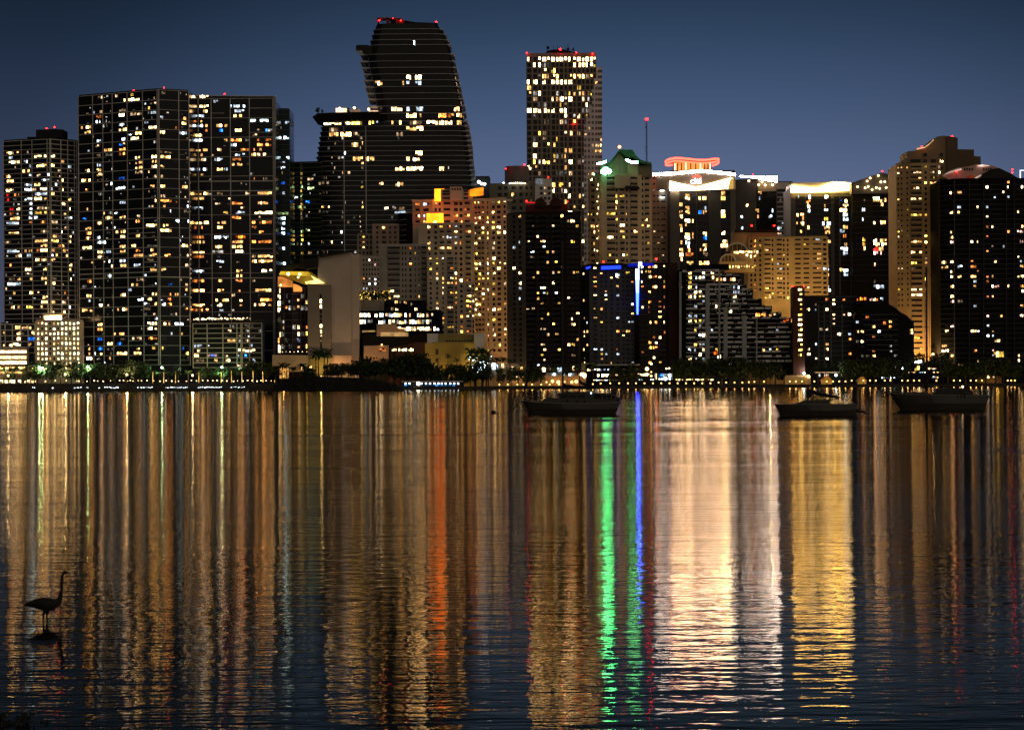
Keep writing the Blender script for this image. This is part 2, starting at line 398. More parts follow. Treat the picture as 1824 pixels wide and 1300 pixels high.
ad = N(nt, 'ShaderNodeVectorMath', operation='ADD'); nt.links.new(mx.outputs[0], ad.inputs[0]); nt.links.new(s2.outputs[0], ad.inputs[1])
nt.links.new(ad.outputs[0], bg.inputs[0]); bg.inputs[1].default_value = 1.0
sun = bpy.data.lights.new('dusk_light', 'SUN'); so = bpy.data.objects.new('dusk_light', sun); COL.objects.link(so)
sun.energy = .60; sun.angle = math.radians(100); sun.color = (1, .80, .60)  # added warm fill from behind the camera that lifts the facades
so.rotation_euler = Vector((-.55, 1, -.36)).to_track_quat('-Z', 'Y').to_euler()

m, nt, b = nmat('water'); MATS['water'] = m
nt.nodes.remove(b); out = nt.nodes['Material Output']
b = N(nt, 'ShaderNodeBsdfAnisotropic'); b.distribution = 'BECKMANN'; b.inputs['Color'].default_value = (.62, .555, .43, 1); b.inputs['Anisotropy'].default_value = .76
tg = N(nt, 'ShaderNodeCombineXYZ'); tg.inputs[0].default_value = 1; nt.links.new(tg.outputs[0], b.inputs['Tangent'])   # the swell runs towards the shore: slopes mostly along the view
fz = N(nt, 'ShaderNodeFresnel'); fz.inputs['IOR'].default_value = 1.333; df = N(nt, 'ShaderNodeBsdfDiffuse'); df.inputs[0].default_value = (.012, .012, .011, 1)
ms = N(nt, 'ShaderNodeMixShader'); nt.links.new(fz.outputs[0], ms.inputs[0]); nt.links.new(df.outputs[0], ms.inputs[1]); nt.links.new(b.outputs[0], ms.inputs[2]); nt.links.new(ms.outputs[0], out.inputs[0])
g = N(nt, 'ShaderNodeNewGeometry'); sep = N(nt, 'ShaderNodeSeparateXYZ'); nt.links.new(g.outputs['Position'], sep.inputs[0])
# breeze over the open bay, calmer in the lee of the sea wall and in the shallows
r1 = N(nt, 'ShaderNodeMapRange', interpolation_type='SMOOTHSTEP'); r1.inputs[1].default_value = 480; r1.inputs[2].default_value = 760; r1.inputs[3].default_value = .082; r1.inputs[4].default_value = .066
nt.links.new(sep.outputs[1], r1.inputs[0]); 
r2 = N(nt, 'ShaderNodeMapRange', interpolation_type='SMOOTHSTEP'); r2.inputs[1].default_value = 36; r2.inputs[2].default_value = 85; r2.inputs[3].default_value = .38; r2.inputs[4].default_value = 1
nt.links.new(sep.outputs[1], r2.inputs[0])
mr = N(nt, 'ShaderNodeMath', operation='MULTIPLY'); nt.links.new(r1.outputs[0], mr.inputs[0]); nt.links.new(r2.outputs[0], mr.inputs[1]); 
pn = N(nt, 'ShaderNodeTexNoise'); pn.inputs['Scale'].default_value = .02; pn.inputs['Detail'].default_value = 3; pm = N(nt, 'ShaderNodeMapping'); pm.inputs['Scale'].default_value = (.35, 1, 1); nt.links.new(g.outputs['Position'], pm.inputs[0]); nt.links.new(pm.outputs[0], pn.inputs['Vector'])
pr_ = N(nt, 'ShaderNodeMapRange'); pr_.inputs[1].default_value = .35; pr_.inputs[2].default_value = .65; pr_.inputs[3].default_value = .8; pr_.inputs[4].default_value = 1.15; nt.links.new(pn.outputs['Fac'], pr_.inputs[0])   # gusts: rougher and smoother patches
mq_ = N(nt, 'ShaderNodeMath', operation='MULTIPLY'); nt.links.new(mr.outputs[0], mq_.inputs[0]); nt.links.new(pr_.outputs[0], mq_.inputs[1]); nt.links.new(mq_.outputs[0], b.inputs['Roughness'])
def wave(scale, sx_, sy_, dist, det=2):
    mp = N(nt, 'ShaderNodeMapping'); mp.inputs['Scale'].default_value = (sx_, sy_, 1); nt.links.new(g.outputs['Position'], mp.inputs[0])
    no = N(nt, 'ShaderNodeTexNoise'); no.inputs['Scale'].default_value = scale; no.inputs['Detail'].default_value = det; nt.links.new(mp.outputs[0], no.inputs['Vector'])
    return no
sw = N(nt, 'ShaderNodeMapRange', interpolation_type='SMOOTHSTEP'); sw.inputs[1].default_value = 40; sw.inputs[2].default_value = 150; sw.inputs[3].default_value = .13; sw.inputs[4].default_value = 1; nt.links.new(sep.outputs[1], sw.inputs[0])   # the swell dies out over the shallows
sw2 = N(nt, 'ShaderNodeMapRange', interpolation_type='SMOOTHSTEP'); sw2.inputs[1].default_value = 70; sw2.inputs[2].default_value = 240; sw2.inputs[3].default_value = 0; sw2.inputs[4].default_value = 1; nt.links.new(sep.outputs[1], sw2.inputs[0])
bp = None
for sc_, ax_, ay_, h_ in ((1.1, .4, 1, .018), (.25, .22, 1, .10), (.085, .15, 1, .32), (.03, .14, 1, .75), (4.5, .35, 1, .006)):
    no = wave(sc_, ax_, ay_, h_); q = N(nt, 'ShaderNodeBump'); q.inputs['Strength'].default_value = 1; q.inputs['Distance'].default_value = h_
    if sc_ < 1: nt.links.new((sw if sc_ > .1 else sw2).outputs[0], q.inputs['Strength'])
    nt.links.new(no.outputs['Fac'], q.inputs['Height'])
    if bp: nt.links.new(bp.outputs[0], q.inputs['Normal'])
    bp = q
nt.links.new(bp.outputs[0], b.inputs['Normal']); nt.links.new(bp.outputs[0], fz.inputs['Normal'])
mb = MB(); mb.quad((-1400, -120, 0), (1400, -120, 0), (1400, 1400, 0), (-1400, 1400, 0)); struct('water', mb, m)
SHORE = 1393.0
SOIL = paint('dark_soil', (.03, .026, .02), .95, .3, .05); PAVE = paint('paving', (.12, .11, .10), .9, .2, .3); STONE = paint('sea_wall_stone', (.07, .06, .05), .9, .35, .25)
mb = MB(); mb.prism([(-6000, 1402), (6000, 1402), (6000, 9000), (-6000, 9000)], -2, 2.0); struct('ground', mb, SOIL)
mb = MB(); mb.prism([(-1300, 1408), (XY(486, 690, 1408)[0], 1408), (XY(486, 690, 1408)[0], 1432), (-1300, 1432)], 1.9, 5.0); struct('promenade', mb, PAVE)
mb = MB(); xl, xr = XY(486, 690, 1390)[0], 1300
mb.box(-1300, xl, 1393, 1402.5, -1.5, 1.7); mb.box(xr*0+xl, xr, 1393, 1402.5, -1.5, 1.5)
mb.box(-1300, xl, 1392.6, 1394, 1.7, 2.0); mb.box(xl, xr, 1392.6, 1394, 1.5, 1.8)
o = mb.build('sea_wall', STONE, None, off=(0, 1393, 0)); tag(o, 'long low dark stone sea wall along the far edge of the water', 'wall')
mb = MB(); mb.box(-1300, xl-.3, 1406.5, 1407.9, 1.7, 5.1); mb.box(-1300, xl-.3, 1406.2, 1408.2, 5.1, 5.35)
for k in range(60):
    x = -1290+k*((xl+1290)/60.0); mb.box(x, x+1.0, 1405.8, 1406.5, 1.7, 5.1)
o = mb.build('retaining_wall', STONE, None, off=(xl-300, 1406, 1.7)); tag(o, 'dark retaining wall with buttresses under the bright left promenade', 'wall')
# the dark wooded point that juts out left of the middle
mb = MB(); rows = []
xs = [478, 492, 520, 560, 600, 640, 680, 705, 722]; hs = [2.0, 6.2, 8.6, 8.9, 8.3, 7.6, 5.6, 3.2, 1.2]
front = []; crest = []; rear = []
for k in range(49):
    t = k/48*(len(xs)-1); i = min(int(t), len(xs)-2); fx = xs[i]+(xs[i+1]-xs[i])*(t-i); h = hs[i]+(hs[i+1]-hs[i])*(t-i)+RND.uniform(-.3, .3)
    X = XY(fx, 690, 1380)[0]; front.append((X, 1378+RND.uniform(-1.5, 1.5), -.6)); crest.append((X, 1389+RND.uniform(-1, 1), h)); rear.append((X, 1425, 2.2 if fx > 700 else 5))
for k in range(48):
    mb.quad(front[k], front[k+1], crest[k+1], crest[k]); mb.quad(crest[k], crest[k+1], rear[k+1], rear[k])
    mb.quad(front[k], front[k+1], (front[k+1][0], 1425, -.6), (front[k][0], 1425, -.6)) 
struct('headland', mb, paint('dark_bank', (.012, .013, .011), 1, .5, .4))
# ------------------------------------------------------------------ left towers
CA, CB, CC, CD, CE, CF = (0, 140, 4.334), (0, 420, 4.334), (330, 140, 4.334), (330, 420, 4.334), (540, 10, 4.334), (620, 280, 4.334)
# dark glass tower at the far left
b = Bld('glass_tower', 'shorter dark glass tower at the left edge with a boxy penthouse', [(5, 1490), (89, 1476), (137, 1492)], [250, 247.5, 251], 34, GLASS); b.frm = ALU
nf = 47
b.grid(0, 642, nf, [6, 38, 57, 84, 88.5], 1, heavy=(11, 13, 23, 25, 35, 37)); b.grid(1, 642, nf, [90, 108, 120, 132, 136], 1, heavy=(11, 13, 23, 25, 35, 37))
b.lit(0, 642, nf, CA, "575:50-105w,130-145w,195-220d;605:50-105c,265-360W;650:48-152W,185-220c;680:285-360w,225-240c;718:175-248w;750:48-105w,225-248c;780:55-105w;825:265-310w;835:190-250c;855:48-105w,310-362W;870:190-250C;885:270-370c;905:50-85r,110-155o;915:190-250c,265-360w;950:330-350c,55-70r;970:225-250c;990:75-105r,130-155w,215-250c;1020:270-360y;1030:75-110o,225-250c;1065:80-150w,225-250c,265-310c;1100:50-145c,225-250o,315-355o;1165:315-365d;1240:270-365w;1275:315-365w")
b.lit(1, 642, nf, CA, "605:390-440W;650:468-495w;680:392-420w;690:525-550c;730:525-550d;795:478-495w;825:425-440c;855:480-495w;860:392-420c;890:392-420w;930:525-550w;955:478-502w;990:535-550w;1020:392-418w;1030:475-510w;1065:525-555c;1170:470-480W;1240:392-450y;1245:530-552w;1278:480-500w")
b.lit(0, 642, nf, CB, "30:270-365w;65:315-362w;100:55-150c,190-255w,270-310o,315-365w;135:190-225W;160:190-258c;190:275-305w,320-360w;230:75-105o;265:195-255W,335-362w;305:195-255d,320-340d;340:70-115d,135-160w,195-250w,320-362w;375:60-160c,320-365w;450:65-120w,230-258w;480:330-368w;515:320-370w;555:85-155w,205-275y,315-330w")
b.lit(1, 642, nf, CB, "10:392-440w,530-550w;30:392-440w,530-550w;65:480-495w;100:392-420w,485-525w;135:395-410c;160:430-445w;190:392-425w;230:535-555w;270:535-555w;340:400-440d,535-555w;375:392-425w;515:392-425w,475-510d;555:535-555c;590:490-505W")
b.sprinkle(0, 642, nf, [6, 38, 57, 88], 4, .06, 'ddeewc', yt=300); b.sprinkle(1, 642, nf, [90, 108, 120, 136], 3, .05, 'ddeewo', yt=300)
D = 1495
b.block('penthouse', [(48, 246), (48, 244), (64, 244), (64, 231.5), (98, 230), (112, 231), (112, 246)], D, D+16, GREYD)
b.beacon(83, 229, D+6); b.beacon(97, 227, D+6, .8)
b.finish()
# low white-lit annex in front of it
b = Bld('apartment_block', 'low glazed annex with blue and white rooms, left of the beige block', [(0, 1462), (62, 1462)], 577, 10, GLASS); b.frm = PALE
b.grid(0, 628, 5, [1, 9, 22, 37, 50, 62], 1, slab=.5, mw=.6); b.sprinkle(0, 628, 5, [1, 9, 22, 37, 50, 62], 2, .45, 'wwbcW'); b.finish()
b = Bld('parking_garage', 'low parking garage with bright open decks at the left edge', [(0, 1452), (47, 1452)], 622, 8, TAN)
for y0, y1 in ((624.5, 628.5), (634, 639), (644, 648)):
    q = MB(); q.outline([(0.5, y0), (46.5, y0), (46.5, y1), (.5, y1)], 1451.9, 1452.6); b.part('lit_deck', q, CODE['W'])
for x in (9, 20, 33):
    q = MB(); q.outline([(x, 623), (x+1, 623), (x+1, 652), (x, 652)], 1451.2, 1451.8); b.part('column', q, TAN)
b.finish()
b = Bld('shop_building', 'long low waterfront pavilion with a bright white window band at the left end', [(-2, 1436), (60, 1436)], 653, 8, TAN)
for y0, y1, x1 in ((654, 657, 60), (662, 665, 52)):
    q = MB(); q.outline([(0, y0), (x1, y0), (x1, y1), (0, y1)], 1435.8, 1436.5); b.part('lit_window_band', q, CODE['w'])
for x in range(0, 57, 8): b.win(b.c[0], b.c[1], (x+2)/62, (x+9)/62, ZZ(x, 682, 1436), ZZ(x, 676.5, 1436), 'W')
b.finish()
# beige block, every room lit behind the blind
b = Bld('apartment_block', 'beige block of small square windows, nearly all lit, between two dark glass towers', [(62, 1456), (142, 1456)], 572, 14, BEIGE)
b.punched(0, 661, 10, even(64.5, 142.5, 11, 3.0), .97, 'WWWWw', (.22, .78), .3)
q = MB(); q.outline([(76, 571), (76, 559), (110, 557), (110, 560), (78, 562), (78, 571)], 1458, 1466); b.part('roof_pergola', q, CREAM)
q = MB(); q.outline([(79, 569), (109, 569), (109, 563), (79, 564)], 1463, 1464); b.part('lit_terrace', q, CODE['W'])
b.finish()
# the tall twin-faced glass tower
b = Bld('glass_tower', 'widest dark glass tower, gridded with white mullions, left of the pergola-roofed tower', [(139, 1481), (281, 1450), (337, 1459)], [171, 160, 162.5], 40, GLASS); b.frm = ALU
nf = 56
hv = (17, 19, 37, 38)
b.grid(0, 650, nf, [139.5, 165, 183, 200, 226.5, 254, 280], 2, heavy=hv, mw=.45); b.grid(1, 650, nf, [282.5, 318, 336], 2, heavy=hv, mw=.5, slab=.22)
b.lit(0, 650, nf, CA, "130:890-910d,1010-1030y,1185-1195y;165:990-1098W;180:930-972w;208:1130-1158w;245:770-790d;255:905-970d,1005-1095d;280:1165-1208c;297:920-960W;305:742-782o;345:742-778c;365:920-975c;385:625-705w;395:1128-1210W;405:920-978w;422:655-700w;435:1045-1092w;475:1010-1072W;480:940-965c;490:748-780c;515:920-945b,950-965w;552:922-968o;565:805-865w;570:678-695c;590:920-980o;598:748-778d;620:1045-1080w,1170-1210w;655:1045-1100w,1175-1210w;672:750-780c;690:1045-1100w,1170-1210w;712:660-705w;715:748-782w;730:1045-1100d;750:748-795w;765:1165-1210d;775:920-965b;780:750-798d;790:630-700w;825:1160-1210w;835:895-965c;840:660-680o;820:855-870c,1022-1038c;940:925-970c;935:1168-1212w;975:1170-1200w;990:670-690w;1055:925-970w,1045-1082d;1060:815-872w;1085:1050-1080o;1100:750-785w,640-705b;1125:1130-1212w;1145:660-705w;1165:895-970w;1178:665-705o;1200:930-970W;1210:665-705w;1215:750-790c;1200:1050-1080w;1250:755-800c;1280:930-970w,1015-1048w")
b.lit(1, 650, nf, CA, "280:1235-1260c;290:1415-1442w;322:1385-1440w;392:1235-1272w;395:1340-1365o;400:1385-1442c;617:1240-1315w;630:1340-1368c;685:1240-1268w;765:1240-1275d;815:1240-1275w,1405-1445w;895:1240-1275d;935:1240-1325o,1345-1368o;965:1240-1278w;1018:1312-1325c;1010:1420-1442d;1120:1240-1320w;1155:1240-1325w;1270:1385-1450w")
b.lit(0, 650, nf, CB, "10:665-700w;35:750-798c;60:1015-1050w;70:925-970w;100:640-708w,928-970w,1050-1085o;135:1015-1105w,1158-1212w,755-790w,820-858c;175:755-790w,925-970c;185:705-720w;215:930-975w,860-875w;240:1035-1085c,1160-1212w;290:830-870c;340:675-705o,1055-1110d;380:1015-1085w;455:670-705w,930-975w,1175-1212w;495:1140-1172w;500:668-700c;520:1178-1212w;535:755-790W;570:635-715w;568:905-985w;670:755-790w,1140-1212W;695:755-790w,1140-1212W;720:755-790o;805:755-790b,930-975d,1020-1095d,1145-1212o;835:905-950b;840:830-870w;870:1175-1212y,670-710w;880:755-795b;912:670-710w,755-790w,905-980w,1035-1090w;945:670-710W,830-870w")
b.lit(1, 650, nf, CB, "60:1425-1450w;85:1425-1450w;130:1250-1315o;210:1430-1450d;240:1245-1280w;375:1300-1330b,1430-1450d;410:1430-1450w;455:1245-1280w,1292-1330o,1350-1378w;495:1295-1320o;520:1295-1325o;525:1250-1278c;565:1428-1450o;670:1245-1282w,1300-1320w,1350-1415c;765:1398-1412y;800:1250-1285c;870:1250-1285y,1395-1420b;910:1432-1455y")
b.sprinkle(0, 650, nf, [141, 165, 183, 200, 226, 254, 279], 4, .035, 'ddeeeecw'); b.sprinkle(1, 650, nf, [283, 318, 335], 4, .025, 'ddeeew')
for n in range(46):
    if RND.random() < .75: b.win(b.c[2], (b.c[2][0]+.7, b.c[2][1]), .05, .95, ZZ(337, 200, 1459)-n*3.1, ZZ(337, 200, 1459)-n*3.1+1.1, 'd')
b.beacon(238, 161, 1475, .5); b.beacon(292, 157, 1470, .6)
b.finish()
# the centre tower with the open roof frame
b = Bld('glass_tower', 'tall dark glass tower with an open pergola frame along its roof', [(337, 1512), (352, 1500), (487, 1500)], [176, 176, 174], 36, GLASS); b.frm = ALU
nf = 55
b.grid(0, 650, nf, [338], 1, slab=.25)
b.grid(1, 650, nf, [353, 376, 410, 444, 486], 4, heavy=(17, 19, 37, 39), mw=.5, slab=.25)
b.lit(1, 650, nf, CC, "150:110-180W;195:110-180W;158:200-270c;205:345-470c;240:138-172w,380-455c;280:105-145c;285:372-460w;315:105-130o;322:505-545C,555-665C;350:100-135c,138-172w,240-325w;385:140-172o;390:265-290b,385-435w,555-590d,620-635b;425:105-138w;465:352-435o,555-665o;490:300-325w,105-155c;505:352-435c,555-665o;535:100-172w,248-280w;540:510-545o,555-590w;570:100-150w,385-460c;578:510-545w,555-668W;605:225-290c,365-430o;645:360-440w;680:245-290w,300-328c;640:105-160d;712:100-175c;750:100-140w;760:510-545o,600-650d;880:108-178w,245-290d,560-668w;918:108-145w;955:230-290d,360-440o;960:560-640w;990:105-145c;1030:275-330y,390-460c,510-670W;1065:360-430o;1100:110-180w,248-315w,515-545o,570-668o;1135:110-140o,248-290w,515-550o;1175:570-605o;1205:225-275c,290-335c,390-465O,105-140o;1240:108-145o,365-445w,515-545w,565-665o;1278:232-285w,360-440w")
b.lit(1, 650, nf, CD, "30:105-150w,365-440o,515-545o,565-665o;65:230-285w,362-440w;105:110-148w,390-445W;130:390-445W;155:108-145o,515-545d,562-675w;195:240-300c,565-672w,515-550w;265:395-440w,110-145c,590-670W;300:395-440w;345:105-145o,258-290w;355:390-440o;432:115-150w,250-298w,400-425o,515-670w;500:400-440w,580-670o,235-335w;540:110-150w,245-300W,400-440w,520-545w,565-665w;575:105-178o")
b.sprinkle(1, 650, nf, [353, 376, 410, 444, 486], 4, .03, 'ddeeeo'); b.lit(0, 650, nf, CC, "350:55-90c;385:65-80w;240:60-80d;800:60-80d")
q = MB(); D = 1502
for x in (337, 352, 376, 410, 444, 487):
    q.outline([(x, 176), (x, 171), (x+1, 171), (x+1, 176)], D, D+1)
q.outline([(337, 171.2), (337, 170), (490, 171), (490, 172.2)], D-.5, D+8); b.part('roof_frame', q, ALU)
q = MB(); q.outline([(486.5, 172), (490, 172), (490, 640), (486.5, 640)], 1499, 1503); b.part('corner_frame', q, ALU_D)
b.beacon(400, 168, 1512, .6)
b.finish()
b = Bld('podium_building', 'low curved glass podium with string lights on its roof terrace, below the pergola-roofed tower', [(343, 1446), (430, 1441), (467, 1447)], [573, 575, 574], 14, GLASS); b.frm = BEIGE
for i, ms in ((0, [343.5, 369, 397, 422, 429]), (1, [431, 444, 466])):
    b.grid(i, 654, 9, ms, 1, slab=.45, mw=.6, heavy=(0, 3)); 
b.lit(0, 654, 9, CD, "740:75-90d;800:325-390w;835:68-130c;910:70-105w,175-250p;930:200-260b;875:408-425W;975:225-250w,312-345w")
b.lit(1, 654, 9, CD, "875:440-540W;915:440-475b;950:520-545c"); b.sprinkle(0, 654, 9, [344, 370, 397, 429], 4, .1, 'ddwce'); b.sprinkle(1, 654, 9, [431, 444, 466], 3, .12, 'ddwce')
for k in range(30):
    x = 346+k*3.4+RND.uniform(-1, 1); b.beacon(x, 568.5+RND.uniform(-1, 1)-(k*.05), 1452, .28+.3*RND.random()*(1 if k < 20 else 1.6), CODE['W'], 'terrace_lamp')
b.finish()
# teal tower with cold light
b = Bld('glass_tower', 'narrow teal glass tower with cold white floors, behind the pergola-roofed tower', [(484, 1560), (516, 1562)], 195, 30, GLASS_T); b.frm = paint('teal_frame', (.06, .12, .13), .5)
nf = 34
b.grid(0, 500, nf, [485, 515], 1, slab=.25, mw=.3)
b.lit(0, 500, nf, CC, "295:695-735c;340:697-740b;350:770-803c;385:695-740C;435:690-803C;475:705-738C;520:705-738C;575:780-803C;610:705-720C;620:780-803C;660:695-770c;705:697-770c;750:690-740b;800:690-770b;840:690-770b;885:690-770c;930:690-740b;960:690-720C;1000:690-730C;1035:690-735C;1070:695-740C;1070:745-770C;1110:690-770C;1150:740-770c;1190:700-770C;1230:690-735C;1275:690-730C")
b.lit(0, 500, nf, CD, "30:690-730C;70:690-735C;110:690-770c;150:700-740c;210:690-775C;260:690-720C;300:690-712W;330:690-712W")
b.sprinkle(0, 500, nf, [486, 500, 515], 3, .2, 'ccbg'); b.finish()
# green office
b = Bld('office_tower', 'dark green-tinted office block with a column of yellow lights, left of the curved tower', [(505, 1620), (572, 1615)], 291, 30, GLASS_G); b.frm = paint('dim_green_frame', (.14, .17, .12), .5)
b.grid(0, 470, 22, [535, 538], 1, slab=.35); b.lit(0, 470, 22, CC, "770:945-990d;805:780-825g,945-990g;840:945-995g;910:780-870c;960:930-1005b;965:785-830g;1000:870-930g;1060:785-825d")
for n in range(22):
    if n < 19 and RND.random() < .9: b.win(b.c[0], b.c[1], .44, .51, ZZ(535, 312, 1618)-n*3.2, ZZ(535, 312, 1618)-n*3.2+2.2, RND.choice('yygd'))
b.sprinkle(0, 470, 22, [506, 525, 534], 4, .10, 'ggdce', yt=310); b.sprinkle(0, 470, 22, [540, 555, 571], 4, .12, 'ggdce', yt=310); b.finish()
# ------------------------------------------------------------------ the tall curved dark tower
b = Bld('curved_tower', 'tallest dark curved tower with projecting floor slabs and a leaning upper part', [(560, 1650), (843, 1650)], 216, 44, GLASS, top=False); b.frm = ALU
b.zt = ZZ(740, 42, 1650)
SLAB = paint('cool_slab_edge', (.46, .50, .55), .6, .1, spec=.2)
secU = [(42, 672, 780), (55, 668, 790), (68, 664, 797), (80, 661, 801), (95, 656, 805), (110, 657, 808), (140, 664, 814), (165, 668, 819), (190, 673, 825), (216, 677, 829)]
secL = [(216, 577, 829), (240, 573, 833), (280, 567, 838), (330, 562, 842), (400, 560, 843), (470, 559, 843)]
def lerp(sec, y):
    for p, q in zip(sec, sec[1:]):
        if p[0] <= y <= q[0]: t = (y-p[0])/(q[0]-p[0]); return p[1]+(q[1]-p[1])*t, p[2]+(q[2]-p[2])*t
    return sec[-1][1:]
def ring(xl, xr, y, d=0, D0=1650, dep=44):
    a, c = P(xl, y, D0+20).x-d, P(xr, y, D0+20).x+d; cx, hw = (a+c)/2, (c-a)/2; hd = dep/2+d; out = []
    for k in range(28):
        t = 2*math.pi*k/28; cs, sn = math.cos(t), math.sin(t)
        out.append((cx+hw*math.copysign(abs(cs)**.30, cs), D0+dep/2+hd*math.copysign(abs(sn)**.30, sn)))
    return out
upY = [42, 52, 61, 71, 80, 96.5, 109, 120.5, 132, 143, 154.5, 166, 176.5, 189, 202, 216]
loY = [216, 224.5, 233.5]+[233.5+8.8*k for k in range(1, 28)]
def tier(ys, sec, left, right):
    for y0, y1 in zip(ys, ys[1:]):
        a0, a1 = lerp(sec, y0), lerp(sec, y1)
        z1, z0 = ZZ(740, y0, 1650), ZZ(740, y1, 1650)
        b.wall.prism(ring(a1[0], a1[1], y1), z0, z1, top=ring(a0[0], a0[1], y0))
        q = MB(); xr_ = P(a1[1], y1, 1670).x; xl_ = P(a1[0], y1, 1670).x; q.box(xr_-1, xr_+right*.42*RND.uniform(.85, 1.1), 1655, 1684, z0-.1, z0+1.05)
        if left > 5: q.box(xl_-left*.42*RND.uniform(.85, 1.1), xl_+1, 1655, 1684, z0-.1, z0+1.05)
        q.prism(ring(a1[0]-min(left, 1), a1[1]+min(right, 1), y1, .9), z0-.18, z0+.08); b.part('floor_slab', q, SLAB)
tier(upY[:5], secU, .6, 3); tier(upY[4:], secU, 13, 4.6); tier(loY, secL, 1.0, 6)
b.block('sky_terrace', [(634, 82), (636, 80.5), (654, 80.5), (663, 83), (663, 97), (652, 95.5), (648, 91), (634, 90)], 1652, 1672, BLACK)
q = MB(); q.outline([(635, 90.3), (645, 90.3), (645, 91.8), (635, 91.5)], 1652.5, 1668); b.part('terrace_soffit_light', q, CODE['e'])
b.block('roof_terrace', [(556, 208.5), (566, 202), (600, 200.5), (676, 199), (676, 213), (577, 217), (572, 214)], 1640, 1690, DARK)
for p0, p1, yy in ((598, 617, 193), (624, 641, 194), (657, 673, 197)):
    b.block('lit_cabana', [(p0, 201), (p0, yy), (p1, yy), (p1, 200)], 1652, 1660, glow('terrace_glow', (1, .62, .38), .75, sc=.3))
for x, y in ((605, 193.5), (631, 192.5), (656.5, 195)): 
    q = MB(); q.ball(P(x, y, 1646), .9, 8); b.part('terrace_lamp', q, WARM_L)
fr = MB(); D = 1660
for pts in ([(672, 42), (672, 32), (674.5, 32), (674.5, 42)], [(688, 42), (688, 32.5), (693, 32.5), (693, 42)], [(705, 43), (705, 34), (720, 36), (720, 43)], [(672, 34.5), (672, 31.5), (700, 32), (716, 33), (716, 36), (700, 34.6)]):
    fr.outline(pts, D, D+8)
b.part('roof_frame', fr, REDB); b.block('plant_room', [(695, 43), (696, 35), (716, 36), (740, 40), (779, 41.5), (780, 44), (672, 44)], D+3, D+14, DARK)
b.beacon(675.5, 36.5, 1657, .9); b.beacon(714, 37, 1657, .8); b.beacon(777, 39.5, 1655, .8); b.beacon(700, 33, 1658, .5)
b.hit = lambda a, c, x, y: ((P(x, y, 1649.6).x-a[0])/(c[0]-a[0]), P(x, y, 1649.6).z)
def cwin(crop, text, h):
    x0, y0, k = crop
    for row in text.split(';'):
        yy, items = row.split(':'); y = y0+float(yy)/k
        for it in items.split(','):
            p, q = it[:-1].split('-'); A, B_ = P(x0+float(p)/k, y, 1649.3), P(x0+float(q)/k, y, 1649.3)
            edge = 1649.3 if A.x > P(600, y, 1650).x else 1650.5
            b.win((A.x, edge), (B_.x, edge), .0, 1, A.z-h/2, A.z+h/2, it[-1])
            b.wins[-1] = ((A.x, edge), (B_.x, edge), 0.0, 1.0, A.z-h/2, A.z+h/2, it[-1], 0)
cwin(CE, "290:852-872c;555:797-912W;600:555-612w,755-778w,797-912c;800:660-765W,797-925c,1165-1210w;850:797-925w,1045-1140o,1145-1225w;905:160-320W,325-365W,375-455y,508-520y,530-545y,563-578c,682-697w,742-757w,797-925d,935-1040W,1048-1160W,1170-1222w;950:797-925w;960:200-270d;995:200-270w,290-370w,385-435d,720-770d;1075:375-425w;1140:868-925w;1185:797-925W,385-460w,480-548w;1260:712-780w,797-925W,1052-1090w", 3.2)
cwin(CF, "90:365-435w,452-580w,705-745w;210:240-285w,365-432w;400:280-310W,350-435d", 2.9)
for y in loY[3:]:
    for x0_, x1_, pp, pal in ((640, 648, .75, 'wdddy'), (602, 618, .3, 'wdce'), (606, 612, .25, 'cde'), (575, 600, .6, 'eddw'), (580, 640, .5, 'eedd'), (655, 830, .25, 'eeed')):
        if RND.random() < pp:
            x = RND.uniform(x0_, x1_-3); wd = RND.choice((1.5, 2.5, 4)); A, B_ = P(x, y+4, 1649.3), P(x+wd, y+4, 1649.3); ed = 1649.3 if x > 600 else 1650.6
            b.wins.append(((A.x, ed), (B_.x, ed), 0., 1., A.z-1.1, A.z+1.1, RND.choice(pal), 0))
for x in (612, 651):
    b.strip((P(x, 240, 1650).x, 1649.4), (P(x+1.2, 240, 1650).x, 1649.4), 0, 1, ZZ(x, 470, 1650), ZZ(x, 226, 1650), .5)
b.finish()
# ------------------------------------------------------------------ hotel with the blank slab wall
b = Bld('hotel', 'large blank taupe slab building with a slanted roof and a yellow-lit rooftop', [(566, 1440), (626, 1428), (640, 1434)], 470, 40, GREYB, top=False)
D = 1430
TA = paint('taupe_concrete', (.56, .47, .39), .85, .06)
q = MB(); q.outline([(566, 692), (566, 458), (625, 448), (626, 692)], 1434, 1470); q.outline([(625.5, 692), (625, 448), (628, 455), (640, 452), (640, 692)], 1436, 1470); b.part('slab_wall', q, TA)
b.block('roof', [(541, 462), (565, 459), (590, 452), (625, 446.2), (625.5, 448.4), (567, 458.6), (566, 476), (545, 480), (541, 475)], 1431, 1472, ROOFD)
b.block('roof', [(497, 488), (503, 478), (520, 472), (545, 466), (562, 463), (563, 478), (545, 480), (530, 476)], 1436, 1466, ROOFD)
b.block('lift_wing', [(548, 692), (548, 505.5), (589, 507.5), (590, 692)], 1428, 1450, paint('taupe_plaster', (.30, .25, .20), .85, .06))
a, c = XY(569, 540, 1427.8), XY(574, 540, 1427.8)
for k in range(13):
    z = ZZ(571, 524, 1427.8)-k*3.2; b.wins.append((a, c, .15, .85, z-2.6, z, 'W' if k in (1, 2, 6, 7) else 'd' if k in (8, 9) else 'x', 0))
